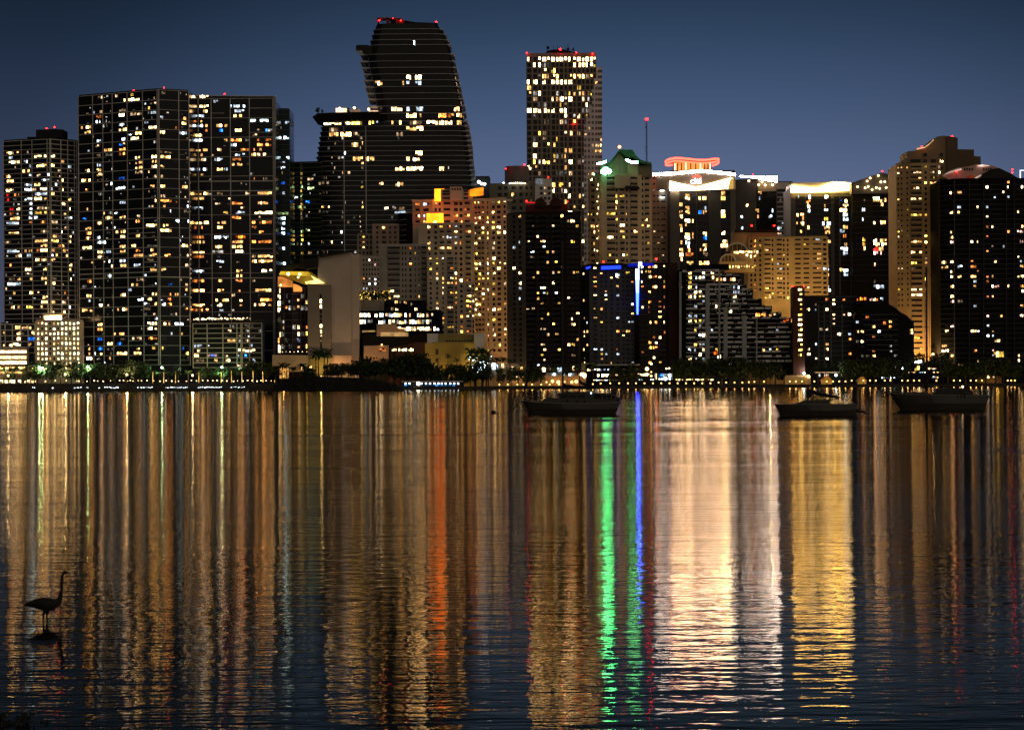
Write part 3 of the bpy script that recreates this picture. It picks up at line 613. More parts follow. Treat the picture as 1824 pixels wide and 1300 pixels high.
# curved guest wing
q = MB(); pts = []
for k in range(9):
    t = k/8; pts.append((P(494+56*t, 560, 1436).x, 1438-8*math.sin(math.pi*min(1, t*1.0))))
pts += [(pts[-1][0], 1460), (pts[0][0], 1460)]
zt_ = ZZ(520, 512, 1436); q.prism(pts, 2, zt_); b.part('guest_wing', q, GLASS_B)
fr = MB()
for k in range(11):
    z = zt_-k*4.15
    for i in range(8): b.strip(pts[i], pts[i+1], 0, 1, z-.3, z, .5, mb=fr)
for i in (1, 2, 4, 6, 7):
    b.strip(pts[i], pts[i+1], 0, .06, 4, zt_, .4, mb=fr)
b.part('wing_frame', fr, paint('mauve_frame', (.16, .13, .14), .6))
def wv(i, f0, f1, y, code, h=2.9):
    z = ZZ(520, y, 1434); b.wins.append((pts[i], pts[i+1], f0, f1, z-h/2, z+h/2, code, .02))
for y in (517, 528, 540, 551, 596, 606, 618, 624): wv(0, .12, .98, y, 'W' if y not in (606,) else 'o', 3.4)
for i, y, cd in ((5, 536, 'w'), (5, 548, 'w'), (5, 583, 'W'), (5, 595, 'W'), (5, 606, 'b'), (5, 617, 'w'), (7, 538, 'y'), (7, 549, 'o'), (7, 582, 'o'), (7, 594, 'y'), (7, 617, 'y'), (4, 549, 'd'), (2, 549, 'o'), (1, 583, 'w'), (1, 596, 'd')): wv(i, .25, .8, y, cd, 2.5)
for i in range(1, 8):
    for y in (528, 538, 549, 560, 572, 583, 595, 606, 617):
        if RND.random() < .25: wv(i, .1, .9, y, 'e')
    wv(i, .3, .5, 627, 'W', 1.0)
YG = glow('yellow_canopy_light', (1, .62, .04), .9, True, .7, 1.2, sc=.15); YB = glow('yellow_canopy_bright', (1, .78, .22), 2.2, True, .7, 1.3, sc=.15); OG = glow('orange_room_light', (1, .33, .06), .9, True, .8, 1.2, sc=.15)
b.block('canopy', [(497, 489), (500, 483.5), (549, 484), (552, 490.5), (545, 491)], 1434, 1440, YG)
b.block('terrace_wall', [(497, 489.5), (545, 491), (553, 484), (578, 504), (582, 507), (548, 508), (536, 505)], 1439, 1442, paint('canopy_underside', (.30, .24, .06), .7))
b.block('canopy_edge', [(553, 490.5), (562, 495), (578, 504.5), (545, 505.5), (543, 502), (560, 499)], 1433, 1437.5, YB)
b.block('lit_lounge', [(495, 493), (500, 492), (519, 499.5), (519, 510.5), (495, 510.5)], 1432, 1440, OG)
b.block('lit_lounge', [(522, 510), (522, 505), (531, 508), (537, 512), (537, 519), (523, 519.5)], 1429, 1434, OG)
for x, y, s_ in ((513.5, 488, 1.0), (534, 488.5, .8), (531, 494, .6), (500, 508, .6)):
    q = MB(); q.ball(P(x, y, 1431.5), s_, 8); b.part('terrace_lamp', q, glow('yellow_lamp', (1, .8, .25), 9, False))
b.block('podium', [(485, 662), (485, 632), (552, 633), (552, 662)], 1424, 1460, TAN); b.block('podium', [(551.7, 665), (551.7, 634), (592, 636), (592, 665)], 1423, 1450, paint('ochre_podium', (.36, .28, .10)))
b.block('podium', [(591, 662), (591, 633), (626, 633), (626, 662)], 1425.5, 1440, PEACH)
for x in (545, 551, 553, 537): b.win(XY(x, 650, 1422.8), XY(x+2.5, 650, 1422.8), 0, 1, ZZ(x, 660, 1423), ZZ(x, 652, 1423), 'w')
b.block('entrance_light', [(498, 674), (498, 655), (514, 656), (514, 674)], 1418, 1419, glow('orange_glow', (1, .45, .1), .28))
b.finish()
for x in (613, 619):
    q = MB(); p = P(x, 646, 1416); q.tube([(p.x, p.y, 4), (p.x, p.y, ZZ(x, 628, 1416))], [.16, .1], 6); o = q.build('flagpole', PEACH, None, off=(p.x, p.y, 4))
    tag(o, 'bare flagpole, one of two side by side in front of the blank taupe slab building', 'flagpole', 'flagpoles before the slab building')
# ------------------------------------------------------------------ cluster of beige apartment towers
def beige(label, pts, yt, yb, nf, cols, p, mat=BEIGE, back=26, pal='wwwWyodc', name='apartment_tower', fin=True, v=(.2, .72), **k):
    b = Bld(name, label, pts, yt, back, mat)
    for i, cc in enumerate(cols):
        if cc: b.punched(i, yb, nf, cc, p, pal, v, **k)
    return b.finish() if fin else b
DUS = paint('dusky_stucco', (.33, .28, .23)); DUS2 = paint('dusky_stucco_pale', (.44, .40, .35)); BAND = paint('balcony_band', (.34, .32, .29))
beige('dusky beige apartment wing at the far left of the beige cluster, behind the slab building', [(636, 1560), (664, 1558)], 418, 520, 11, [even(638, 664, 4, 3.6)], .22, DUS)
b = beige('dusky beige tower with grouped dark windows, left of the brown-walled block', [(663, 1552), (711, 1552)], 401, 470, 8, [[(672, 4, 'w'), (684, 7, 'w'), (695, 4, 'w'), (704, 4, 'w')]], .18, DUS, fin=False)
b.block('parapet', [(663, 402), (663, 399.5), (711, 399.5), (711, 402)], 1551, 1553, DUS2); b.block('penthouse', [(692, 401), (692, 393), (710, 393), (710, 401)], 1556, 1564, GREYD); b.finish()
b = Bld('apartment_block', 'dark brown blank-walled block with pale balcony edges, below the curved tower', [(709, 1560), (724, 1553), (761, 1553)], 379, 26, DARKB)
for k in range(9): b.strip(b.c[0], b.c[1], 0, 1, b.zt-5-k*3.6, b.zt-4.5-k*3.6, 1.2, mb=b.fr); 
b.frm = BAND
b.block('parapet', [(708, 380), (708, 376.5), (762, 376.5), (762, 380)], 1549, 1556, DUS); b.block('roof_light_band', [(703, 380), (703, 377), (722, 376), (722, 379)], 1547, 1548.5, CODE['c'])
for x, y, cd in ((741, 415, 'y'), (752, 416, 'y'), (753, 425, 'w'), (744, 424, 'd')): b.win(*[XY(x+d, y, 1552.9) for d in (-3, 3)], 0, 1, ZZ(x, y+3, 1553), ZZ(x, y-3, 1553), cd)
b.finish()
# the tower with the orange-lit crown
b = Bld('apartment_tower', 'tall beige apartment tower with an orange-lit stepped crown', [(735, 1530), (770, 1524), (842, 1524), (903, 1512)], [358, 357, 357, 356], 34, BEIGE)
b.punched(0, 400, 4, [(744, 8, 'b'), (759, 10, 'w')], .4); b.punched(1, 400, 4, [(776, 4, 'w'), (783, 4, 'w'), (796, 12, 'b'), (812, 7, 'w'), (821, 5, 'w'), (832, 9, 'b')], .3, 'wwWyo')
b.punched(2, 628, 30, [(847.5, 4.5, 'b'), (853.5, 4.5, 'b'), (860, 4, 'b'), (868.7, 2.4, 'w'), (879, 5, 'w'), (888.5, 6.5, 'w'), (899, 4, 'w')], .34, 'wwWyd')
b.block('crown', [(802, 358), (802, 336), (801, 333), (823, 333), (822.5, 336), (822.5, 358)], 1519, 1536, BEIGE)
for k in range(4):
    x = 804.5+k*4.6; b.win(XY(x, 336, 1518.8), XY(x+2.8, 336, 1518.8), 0, 1, ZZ(x, 339, 1519), ZZ(x, 335.3, 1519), 'x')
b.block('crown_wing', [(785, 358), (785, 337), (803, 337), (803, 358)], 1521, 1534, DUS2); b.block('crown_wing', [(822, 358), (822, 339), (842, 339), (842, 358)], 1521, 1534, DUS2)
for y in (341, 346, 353):
    b.win(XY(788, y, 1520.8), XY(801, y, 1520.8), 0, 1, ZZ(795, y+1.8, 1521), ZZ(795, y-1.8, 1521), 'x'); b.win(XY(826, y, 1520.8), XY(834, y, 1520.8), 0, 1, ZZ(830, y+1.8, 1521), ZZ(830, y-1.8, 1521), 'x')
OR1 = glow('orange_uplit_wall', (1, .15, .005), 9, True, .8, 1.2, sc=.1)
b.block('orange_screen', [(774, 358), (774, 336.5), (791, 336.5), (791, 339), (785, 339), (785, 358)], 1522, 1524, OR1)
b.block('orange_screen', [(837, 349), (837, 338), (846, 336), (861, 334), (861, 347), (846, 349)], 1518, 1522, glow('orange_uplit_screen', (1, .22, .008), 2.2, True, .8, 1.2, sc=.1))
b.block('cornice', [(733, 358.5), (733, 355.8), (768, 355.8), (768, 358.5)], 1518, 1521.5, BEIGE); b.block('cornice', [(838, 358), (838, 355), (913, 355), (913, 358)], 1506, 1510.5, BEIGE)
b.block('side_wing', [(903, 628), (903, 372), (909, 374), (909, 628)], 1512, 1540, DUS)
b.finish()
b = beige('beige apartment block with an orange-lit box on its roof', [(745, 1500), (844, 1496)], 399.5, 600, 21, [[(764, 5, 'w'), (776, 5, 'w'), (787, 8, 'b'), (800, 8, 'b'), (812, 4.5, 'w'), (821, 4.5, 'w'), (834, 9, 'b')]], .3, BEIGE, fin=False)
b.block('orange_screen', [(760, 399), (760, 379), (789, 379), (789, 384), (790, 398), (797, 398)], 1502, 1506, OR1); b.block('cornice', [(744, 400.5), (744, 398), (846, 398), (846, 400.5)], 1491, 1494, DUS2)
b.block('screen_frame', [(758.5, 380), (758.5, 377.5), (791, 377.5), (791, 379.6)], 1500, 1507, DUS2); q = MB(); q.ball(P(775, 396, 1501), .9, 8); b.part('uplight', q, glow('yellow_lamp', (1, .8, .25), 9, False)); b.finish()
b = beige('grey-beige block with a dark glazed bay on its left, in front of the brown-walled block', [(675, 1478), (761, 1474)], 437.5, 600, 17, [[(701, 22, 'b'), (717, 2.5, 'w'), (722.5, 2.5, 'w'), (731, 4, 'w'), (739.5, 2, 'w'), (746, 2, 'w'), (755, 9, 'b')]], .14, DUS2, fin=False, rail=BAND)
b.block('cornice', [(673, 438.5), (673, 436), (763, 436), (763, 438.5)], 1468, 1471, DUS2); b.finish()
beige('pale low apartment wing with many small windows, beside the slab building', [(639, 1470), (676, 1468)], 459, 535, 9, [even(640, 676, 7, 2.6)], .3, DUS2, pal='wdcWpoe')
beige('beige block with one narrow lit window column, below the orange-lit roof box', [(761, 1462), (815, 1458)], 457, 622, 19, [[(767, 4, 'w'), (778.5, 3.6, 'w'), (789, 2.6, 'L'), (802, 11, 'b'), (812, 3, 'w')]], .34, BEIGE, pal='wwWyWo', rail=BAND)
beige('narrow beige block with balconies, between the orange-crowned tower and the tall lit stair', [(814, 1456), (845, 1452)], 505, 622, 13, [[(822, 4.5, 'w'), (835, 8, 'b'), (843, 3, 'w')]], .42, BEIGE, pal='wwWyo', back=14)
# roof garden and office bands
b = Bld('office_block', 'low dark office block with bright white window bands under a lit roof garden', [(640, 1448), (787, 1444)], 556, 22, DARK)
for y0, y1, xa, xb in ((558, 565, 641, 772), (569.5, 577, 641, 772), (582, 589, 700, 785)):
    x = xa
    while x < xb-3:
        wd = RND.uniform(3, 9)
        if RND.random() < (.85 if 676 < x < 760 else .5): b.win(*[XY(k, y0, 1443) for k in (x, min(x+wd, xb))], 0, 1, ZZ(x, y1, 1443), ZZ(x, y0, 1443), RND.choice('cWWcwde'))
        x += wd+.8
for y in (556, 567, 579): b.block('floor_slab', [(640, y+1.6), (640, y), (787, y), (787, y+1.6)], 1439, 1446, DARK)
b.block('upper_floor', [(684, 556), (684, 535), (758, 535), (760, 556)], 1449, 1462, DARK)
for x, y, cd in ((706, 538, 'w'), (714, 538, 'd'), (722, 539, 'w'), (699, 550, 'd'), (707, 551, 'W'), (741, 551, 'w'), (734, 542, 'd')): b.win(*[XY(x+d, y, 1448.7) for d in (-2.5, 2.5)], 0, 1, ZZ(x, y+2.5, 1449), ZZ(x, y-2.5, 1449), cd)
b.finish()
b = Bld('pavilion', 'low beige stepped pavilion washed in yellow light, below the office bands', [(645, 1438), (728, 1436)], 598, 16, GREYD)
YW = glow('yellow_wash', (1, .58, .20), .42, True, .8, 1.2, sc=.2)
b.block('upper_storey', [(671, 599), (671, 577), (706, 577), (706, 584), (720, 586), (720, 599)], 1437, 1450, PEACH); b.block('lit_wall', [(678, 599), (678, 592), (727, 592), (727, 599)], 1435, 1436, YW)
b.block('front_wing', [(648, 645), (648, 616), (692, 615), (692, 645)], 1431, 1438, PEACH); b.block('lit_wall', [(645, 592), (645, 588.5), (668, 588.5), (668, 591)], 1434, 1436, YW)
q = MB(); q.ball(P(680, 614, 1430), .5, 8); b.part('wall_lamp', q, AMBER_L)
b.win(*[XY(k, 622, 1430.8) for k in (676, 688)], 0, 1, ZZ(680, 626, 1431), ZZ(680, 620, 1431), 'o'); b.finish()
b = Bld('restaurant', 'dark brown low building with a long amber window strip under the trees', [(694, 1434), (760, 1430)], 612, 14, REDB)
b.block('roof', [(690, 618), (700, 607), (742, 597), (762, 594), (762, 612), (694, 616)], 1432, 1448, DARKB)
for x in range(698, 740, 6): b.win(*[XY(k, 622, 1431) for k in (x, x+5.2)], 0, 1, ZZ(x, 625.5, 1431), ZZ(x, 620.5, 1431), 'W')
b.finish()
b = Bld('theatre_building', 'low windowless yellow building with a pale upper storey among dark trees', [(757, 1430), (865, 1424)], 612, 16, YELW)
b.block('upper_storey', [(761, 613), (761, 594), (780, 594), (780, 613)], 1430, 1445, PALE); b.block('upper_storey', [(780.5, 613), (780.5, 594.5), (844, 596), (844, 613)], 1432, 1445, paint('olive_wall', (.34, .27, .08))); b.block('upper_storey', [(844.5, 621), (844.5, 594), (863, 594), (863, 621)], 1422, 1440, PALE)
for k in range(9): b.win(*[XY(x, 608, 1431.7) for x in (794+k*5.4, 798+k*5.4)], 0, 1, ZZ(800, 611, 1432), ZZ(800, 606.5, 1432), 'x')
for y in (623, 627, 630, 640, 644): b.win(*[XY(x, y, 1428.5) for x in (776, 781)], 0, 1, ZZ(778, y+1.1, 1428), ZZ(778, y-1.1, 1428), 'x')
b.finish()
# drum-topped towers behind
b = Bld('office_tower', 'grey tower topped by a round drum, left of the tall stone tower', [(872, 1660), (983, 1655)], 329, 30, paint('grey_green_wall', (.17, .17, .14)))
b.punched(0, 400, 6, [(890, 7, 'w'), (901, 6, 'w'), (915, 8, 'w'), (928, 6, 'w'), (938, 4, 'w'), (946, 3, 'w')], .3, 'Wwyd', pr=.3)
q = MB(); cx = P(921, 310, 1672).x; r_ = 22*1672/F; 
q.prism([(cx+r_*math.cos(t*math.pi/12), 1678+r_*math.sin(t*math.pi/12)) for t in range(24)], b.zt, ZZ(921, 300, 1672)); q.prism([(cx+r_*.97*math.cos(t*math.pi/12), 1678+r_*.97*math.sin(t*math.pi/12)) for t in range(24)], ZZ(921, 300, 1672), ZZ(921, 296, 1672)); b.part('drum', q, paint('drum_metal', (.10, .10, .10)))
for x, y in ((901, 301), (934, 293.5)): b.beacon(x, y, 1668, .7)
for k in range(9):
    q = MB(); q.ball(P(908+k*3.4, 326+abs(k-4)*.2, 1655), .5, 6); b.part('roof_lamp', q, WARM_L if k % 3 else COOL_L)
b.block('white_wing', [(953, 375), (953, 318), (983, 318), (983, 375)], 1652, 1670, PALE)
for k in range(4):
    for j in range(3): b.win(*[XY(x, 335, 1651.7) for x in (962+j*7, 966.5+j*7)], 0, 1, ZZ(965, 338+k*9, 1652), ZZ(965, 333+k*9, 1652), 'x' if RND.random() < .8 else 'd')
b.block('lit_panel', [(954.5, 329), (954.5, 318.5), (966, 318.5), (966, 329)], 1651, 1651.6, glow('cool_wash', (.8, .9, 1), .75)); b.beacon(976.5, 316, 1655, .6)
b.finish()
b = Bld('roof_building', 'small grey rooftop block with cold floodlights beside the curved tower', [(846, 1690), (873, 1690)], 316, 20, GREYD)
q = MB(); 
for x, y, r_ in ((853, 324.5, 1.2), (858, 327.5, 1.0), (863, 328, 1.1), (840, 329, .7), (897, 327, .9)): q.ball(P(x, y, 1685), r_, 8)
b.part('floodlight', q, COOL_L); b.finish()
# the tall stone tower
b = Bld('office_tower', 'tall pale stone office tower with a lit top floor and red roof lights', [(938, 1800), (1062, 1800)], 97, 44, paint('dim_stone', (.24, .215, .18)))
CH = (860, 60, 4.334); b.frm = b.wallm
cols = [358, 405, (438, 1), 475, (508, 1), 545, (575, 1), 605, (640, 1), 675, (708, 1), 742, (775, 1), 808, (840, 1), (862, 1)]
rows = {0: [0,1,2,3,4,5,6,7,8,9,10,11,12,13,14,15], 1: [1,2,5,10,11,12,13,14,15], 2: [3,5], 3: [3,4,5,6,9,10,11,12,13,14], 4: [0,1,3,5,6,7,8,9], 5: [0,11], 6: [0,2,9,10,11,12,13,14,15], 7: [1,5,6,7,8,9], 8: [7,8,13], 9: [0,1,2,3,4,5,7,8], 10: [8,11,13], 11: [3,10], 13: [2,3,8,9,11], 14: [6], 15: [1,4,5], 16: [8,9], 17: [1,3,5,8], 18: [1,3,4,5,7,8,9,11], 19: [0,1,8], 20: [5,9], 21: [1], 22: [5,7,9], 23: [5,7,8], 24: [9,11], 25: [8,9,11,13]}
a, c = b.c; fhp = 44/4.334
for r in range(36):
    for k, q in enumerate(cols):
        x, n_ = (q, 0) if not isinstance(q, tuple) else q
        y = 60+199/4.334+r*fhp; w_ = (16 if n_ else 31)/4.334; xx = 860+x/4.334
        f0, z = b.hit(a, c, xx-w_/2, y); f1, _ = b.hit(a, c, xx+w_/2, y)
        on = k in rows.get(r, []) or (r > 25 and RND.random() < .22)
        b.win(a, c, f0, f1, z-1.75, z+1.75, RND.choice('WWWw') if on and r in (0, 4, 9) else RND.choice('wwWyd') if on else ('d' if RND.random() < .05 else 'e' if RND.random() < .15 else 'x'))
for r in range(37):
    z = b.hit(a, c, 1000, 60+177/4.334+r*fhp)[1]; b.strip(a, c, 0, 1, z-.5, z+.5, .45)
for k, q in enumerate(cols[:-1]):
    x = (q if not isinstance(q, tuple) else q[0]); x2 = cols[k+1] if not isinstance(cols[k+1], tuple) else cols[k+1][0]
    f, _ = b.hit(a, c, 860+(x+x2)/2/4.334, 100); b.strip(a, c, f-.006, f+.006, b.zt-330*.45, b.zt-1, .5)
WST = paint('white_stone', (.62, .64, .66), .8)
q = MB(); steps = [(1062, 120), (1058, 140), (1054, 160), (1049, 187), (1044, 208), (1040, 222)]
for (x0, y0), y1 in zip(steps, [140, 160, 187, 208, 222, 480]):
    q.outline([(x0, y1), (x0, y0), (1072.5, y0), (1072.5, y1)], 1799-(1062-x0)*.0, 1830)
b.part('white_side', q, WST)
for r in range(34):
    y = 128+r*fhp
    if y > 465: break
    for x in (1042.5, 1049, 1055.5, 1062, 1066.5, 1070.5):
        if x > (1062 if y < 140 else 1058 if y < 160 else 1054 if y < 187 else 1049 if y < 208 else 1044 if y < 222 else 1041):
            on = RND.random() < .08 or (r in (14, 13) and x > 1054)
            for dx in (-1.3, .5): b.win(*[XY(x+dx+e, y, 1798.8) for e in (0, 1.3)], 0, 1, ZZ(x, y+1.8, 1798.8), ZZ(x, y-3.2, 1798.8), RND.choice('wwd') if on else 'x')
q = MB(); q.outline([(972, 97), (974, 91), (985, 89), (1000, 88), (1015, 91), (1028, 95), (1030, 97)], 1808, 1830); b.part('crown', q, DARK)
q = MB()
for x, y in ((975, 85), (986, 82), (993, 81), (1007, 84), (1012, 78), (1022, 84), (999, 83)):
    p = P(x, 90, 1812); q.tube([(p.x, p.y, p.z), (p.x, p.y, ZZ(x, y, 1812))], .2, 5)
q.ball(P(976, 85.5, 1811), 1.3, 8); q.ball(P(1012, 88, 1811), 1.2, 8); q.ball(P(1021, 89, 1811), 1.0, 8); b.part('antenna_cluster', q, BLACK)
for x, y, r_ in ((938.5, 95, .8), (998, 88.5, 1.3), (1026.5, 94, .7), (1055.5, 96.5, .8), (1022.5, 219, 1.0)): b.beacon(x, y, 1798, r_)
b.finish()
# dark tower in front
b = Bld('apartment_tower', 'dark brown tower with two rounded roof domes and a red-lit crown', [(903, 1446), (936, 1436), (1034, 1436)], [381, 380, 382], 30, DARKB)
b.wall.obox(b.c[0], b.c[1], 3, 2, b.zt+.3)
q = MB(); q.obox((b.c[0][0]-.3, b.c[0][1]-1), (b.c[1][0]-.2, b.c[1][1]-.6), .9, 2, b.zt); b.part('side_wall', q, paint('brown_grey_wall', (.11, .10, .085)))
b.c[0], b.c[1] = (b.c[0][0]-.3, b.c[0][1]-1.2), (b.c[1][0]-.2, b.c[1][1]-.8)
b.punched(0, 655, 30, [(915.5, 4.5, 'w'), (926, 4.5, 'w')], .3, 'WWwc', frame=False)
b.c[1] = XY(936, 380, 1436)
b.punched(1, 655, 30, [(944, 15, 'b'), (957.5, 4, 'w'), (966.5, 9, 'b'), (975, 4, 'w'), (985, 4, 'w'), (992.5, 9, 'b'), (1001, 4, 'w'), (1012, 4.5, 'w'), (1020, 7, 'w'), (1028, 5, 'w')], .19, 'wwyWydc', rail=DARK)
b.lines(1, 655, 30, paint('brown_floor_edge', (.09, .075, .065)), .3)
b.block('crown', [(937, 382), (937, 366), (1011, 364), (1011, 382)], 1440, 1456, paint('maroon_crown', (.05, .015, .012)))
q = MB()
for cx_, r_ in ((962, 9), (990, 10)): q.outline([(cx_+r_*math.cos(t*math.pi/8), 361-r_*.9*math.sin(t*math.pi/8)) for t in range(9)]+[(cx_-r_, 368), (cx_+r_, 368)], 1438, 1452)
b.part('dome', q, paint('maroon_crown', (.05, .015, .012)))
b.block('red_light_strip', [(936, 362), (936, 359.5), (957, 360.5), (957, 362.2)], 1439, 1439.8, glow('red_strip', (1, .01, .02), .9, False)); b.beacon(938, 358.5, 1438, .8); b.beacon(1010, 359.5, 1438, .8)
b.finish()
# green-roofed tower
b = Bld('apartment_tower', 'beige tower under a flared green-lit pagoda-like roof', [(1051, 1568), (1071, 1556), (1122, 1556), (1160, 1562)], 312, 34, TAN)
b.punched(0, 470, 15, [(1056, 7, 'b'), (1066, 2, 'L')], .45, 'wyW'); b.punched(1, 470, 15, [(1088, 15, 'b'), (1098, 3, 'w'), (1108, 8, 'b'), (1116, 3, 'w')], .27, 'yywwW'); b.punched(2, 470, 15, [(1128, 14, 'b'), (1144, 3, 'w'), (1152, 8, 'b')], .22, 'wyo')
b.block('gable_wall', [(1068, 316), (1070, 295), (1084, 290), (1098, 275), (1104, 272), (1112, 283), (1122, 290), (1138, 293), (1140, 316)], 1560, 1582, paint('green_lit_wall', (.40, .36, .26)))
b.block('roof', [(1080, 294), (1086, 288), (1094, 279), (1103, 266.5), (1127, 267), (1132, 276), (1140, 284), (1150, 288), (1160, 289.5), (1161, 294), (1146, 292), (1136, 287.5), (1128, 280), (1118, 281), (1104, 270.5), (1098, 280), (1088, 292)], 1556, 1584, GREENR)
b.block('upper_storey', [(1118, 316), (1118, 284), (1134, 290), (1138, 316)], 1557.5, 1575, TAN); b.block('upper_storey', [(1137, 316), (1137, 297), (1161, 293), (1161, 316)], 1559, 1578, paint('dark_tan', (.2, .16, .11)))
b.block('dormer', [(1095, 335), (1095, 312), (1118, 312), (1118, 335)], 1552, 1556, TAN); b.block('dormer', [(1113, 336), (1114, 331), (1136, 331), (1140, 336)], 1551, 1558, ROOFD)
GE = glow('green_white_floodlight', (.18, 1, .38), 55, False, sampling='AUTO')
b.lightbox('green_light_strip', [(1063, 293.5), (1063, 290.5), (1072, 289), (1080, 286), (1080, 289.5), (1072, 293)], 1552, GE); b.lightbox('green_light_strip', [(1114, 284), (1118, 283.5), (1125, 287), (1136, 287), (1136, 291.5), (1124, 291), (1115, 287)], 1552, GE)
q = MB(); 
for x, y, r_ in ((1079, 304, 1.3), (1058, 311, .5)): q.ball(P(x, y, 1551), r_, 8)
q2 = MB()
for x, y, r_ in ((1074, 306, 1.5), (1079, 304, 2.3), (1084.5, 305.5, 1.7), (1077, 308.5, 1.3)): p = P(x, y, 1549); q2.tube([p, p+Vector((0, .15, 0))], r_, 12)
b.part('floodlight', q2, glow('green_floodlight_lens', (.08, 1, .28), 95, False)); q2 = MB()
for x, y, r_ in ((1074, 306, 1.6), (1079, 304, 2.4), (1084.5, 305.5, 1.8), (1077, 308.5, 1.4)): p = P(x, y, 1549); q2.tube([p+Vector((0, .17, 0)), p+Vector((0, .6, 0))], r_, 12)
b.part('floodlight_housing', q2, BLACK)
b.part('floodlight', q, glow('green_floodlight', (.2, 1, .42), 20, False, sampling='AUTO')); b.beacon(1103.5, 262, 1560, 1.1, glow('orange_beacon', (1, .25, .08), 10, False))
for k in range(7):
    q = MB(); q.ball(P(1064, 337+k*22, 1554), .45, 6); b.part('wall_lamp', q, WARM_L)
b.finish()
# mast far behind
p = P(1152, 300, 2400); mq = MB(); zt_ = ZZ(1152, 213, 2400)
t = thing('radio_mast', 'tall thin lattice radio mast with one red light on its tip', 'mast', (p.x, p.y, 2))
for dx, dy in ((-.9, -.9), (.9, -.9), (0, .9)): mq.tube([(p.x+dx, p.y+dy, 2), (p.x+dx*.7, p.y+dy*.7, zt_)], .22, 5)
for k in range(60):
    z = 2+(zt_-2)*k/60; z2 = 2+(zt_-2)*(k+1)/60; sg = 1 if k % 2 else -1
    mq.tube([(p.x-.8*sg, p.y-.8, z), (p.x+.8*sg, p.y-.8, z2)], .13, 4)
mq.build('lattice', paint('red_white_mast', (.14, .10, .10)), t)
q = MB()
for y in (226, 228, 262, 266, 270): 
    pp = P(1152, y, 2400); q.tube([(pp.x-2.4, pp.y-1, pp.z), (pp.x, pp.y-1, pp.z)], .2, 4)
q.build('antenna', BLACK, t); q = MB(); q.ball(P(1152, 212.5, 2400), 1.5, 8); q.build('aviation_light', RED_L, t)
FE = paint('faint_floor_edge', (.10, .10, .10), .7, .2, spec=.1)
# ------------------------------------------------------------------ white-crowned office, sign tower and its wing
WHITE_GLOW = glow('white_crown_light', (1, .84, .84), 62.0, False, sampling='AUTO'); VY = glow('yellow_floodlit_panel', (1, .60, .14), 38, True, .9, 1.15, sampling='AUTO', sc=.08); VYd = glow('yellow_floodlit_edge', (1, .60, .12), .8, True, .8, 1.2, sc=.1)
GREYT = paint('grey_tower_panel', (.10, .10, .098)); DGREY = paint('slate_panel', (.05, .055, .06)); SIGNB = paint('sign_panel', (.30, .25, .17))
b = Bld('office_tower', 'pale office slab with white light dashes, left of the lettered sign tower', [(1158, 1730), (1197, 1730)], 312, 40, TAN)
b.punched(0, 470, 15, [(1165, 4, 'w'), (1172, 4, 'w'), (1181, 8, 'w'), (1191, 6, 'w')], .3, 'wyde', (.35, .62), dark=True); 
for y in (324, 339, 351): 
    q = MB(); q.outline([(1176, y+1), (1176, y), (1183, y), (1183, y+1)], 1728.6, 1729.4); b.part('light_dash', q, COOL_L)
b.finish()
b = Bld('apartment_tower', 'dark tower with a yellow-lit V panel, a lettered sign and a red wavy rooftop crown', [(1193, 1700), (1310, 1700)], 306, 44, GREYT)
b.frm = GREYT
b.block('sign_panel', [(1170, 338), (1170, 314), (1193, 313.5), (1250, 308.5), (1310, 313.5), (1310, 338)], 1697, 1702, SIGNB)
b.lightbox('crown_light', [(1163, 313.5), (1163, 309), (1193, 307.5), (1250, 302.5), (1300, 307.5), (1310, 309.5), (1310, 313), (1250, 307), (1193, 312)], 1696.2, WHITE_GLOW)
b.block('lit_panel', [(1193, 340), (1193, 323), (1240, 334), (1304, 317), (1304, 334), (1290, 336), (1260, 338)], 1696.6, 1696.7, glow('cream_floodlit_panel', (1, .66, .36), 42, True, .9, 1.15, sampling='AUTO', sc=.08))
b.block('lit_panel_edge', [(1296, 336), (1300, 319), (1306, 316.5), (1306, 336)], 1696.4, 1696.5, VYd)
# lettering
def lettering(txt, x, y, px_h, D, par, mat, name='sign_lettering', depth=.3):
    cu = bpy.data.curves.new(name, 'FONT'); cu.body = txt; cu.size = 1; cu.extrude = .08; cu.offset = .02; cu.align_x = 'LEFT'
    o = bpy.data.objects.new(name, cu); COL.objects.link(o); bpy.context.view_layer.update()
    me = bpy.data.meshes.new_from_object(o.evaluated_get(bpy.context.evaluated_depsgraph_get())); bpy.data.objects.remove(o)
    s = px_h/.72*D/F; me.materials.clear(); me.materials.append(mat); p = P(x, y, D); off = par['_o']
    q = bpy.data.objects.new(name, me); COL.objects.link(q); q.parent = par; q.location = p-Vector(off); q.rotation_euler = (math.radians(90), 0, 0); q.scale = (s*1.08, s, s); return q
lettering('citi', 1229.5, 327.5, 11, 1692.5, b.root, glow('sign_white', (1, .95, .9), 4, False))
q = MB(); q.tube([P(1241.5+7*math.cos(math.pi*t/10), 320-5.2*math.sin(math.pi*t/10)-1, 1692.5) for t in range(1, 10)], .75, 6); b.part('sign_arc', q, glow('sign_red', (1, .06, .04), 4, False))
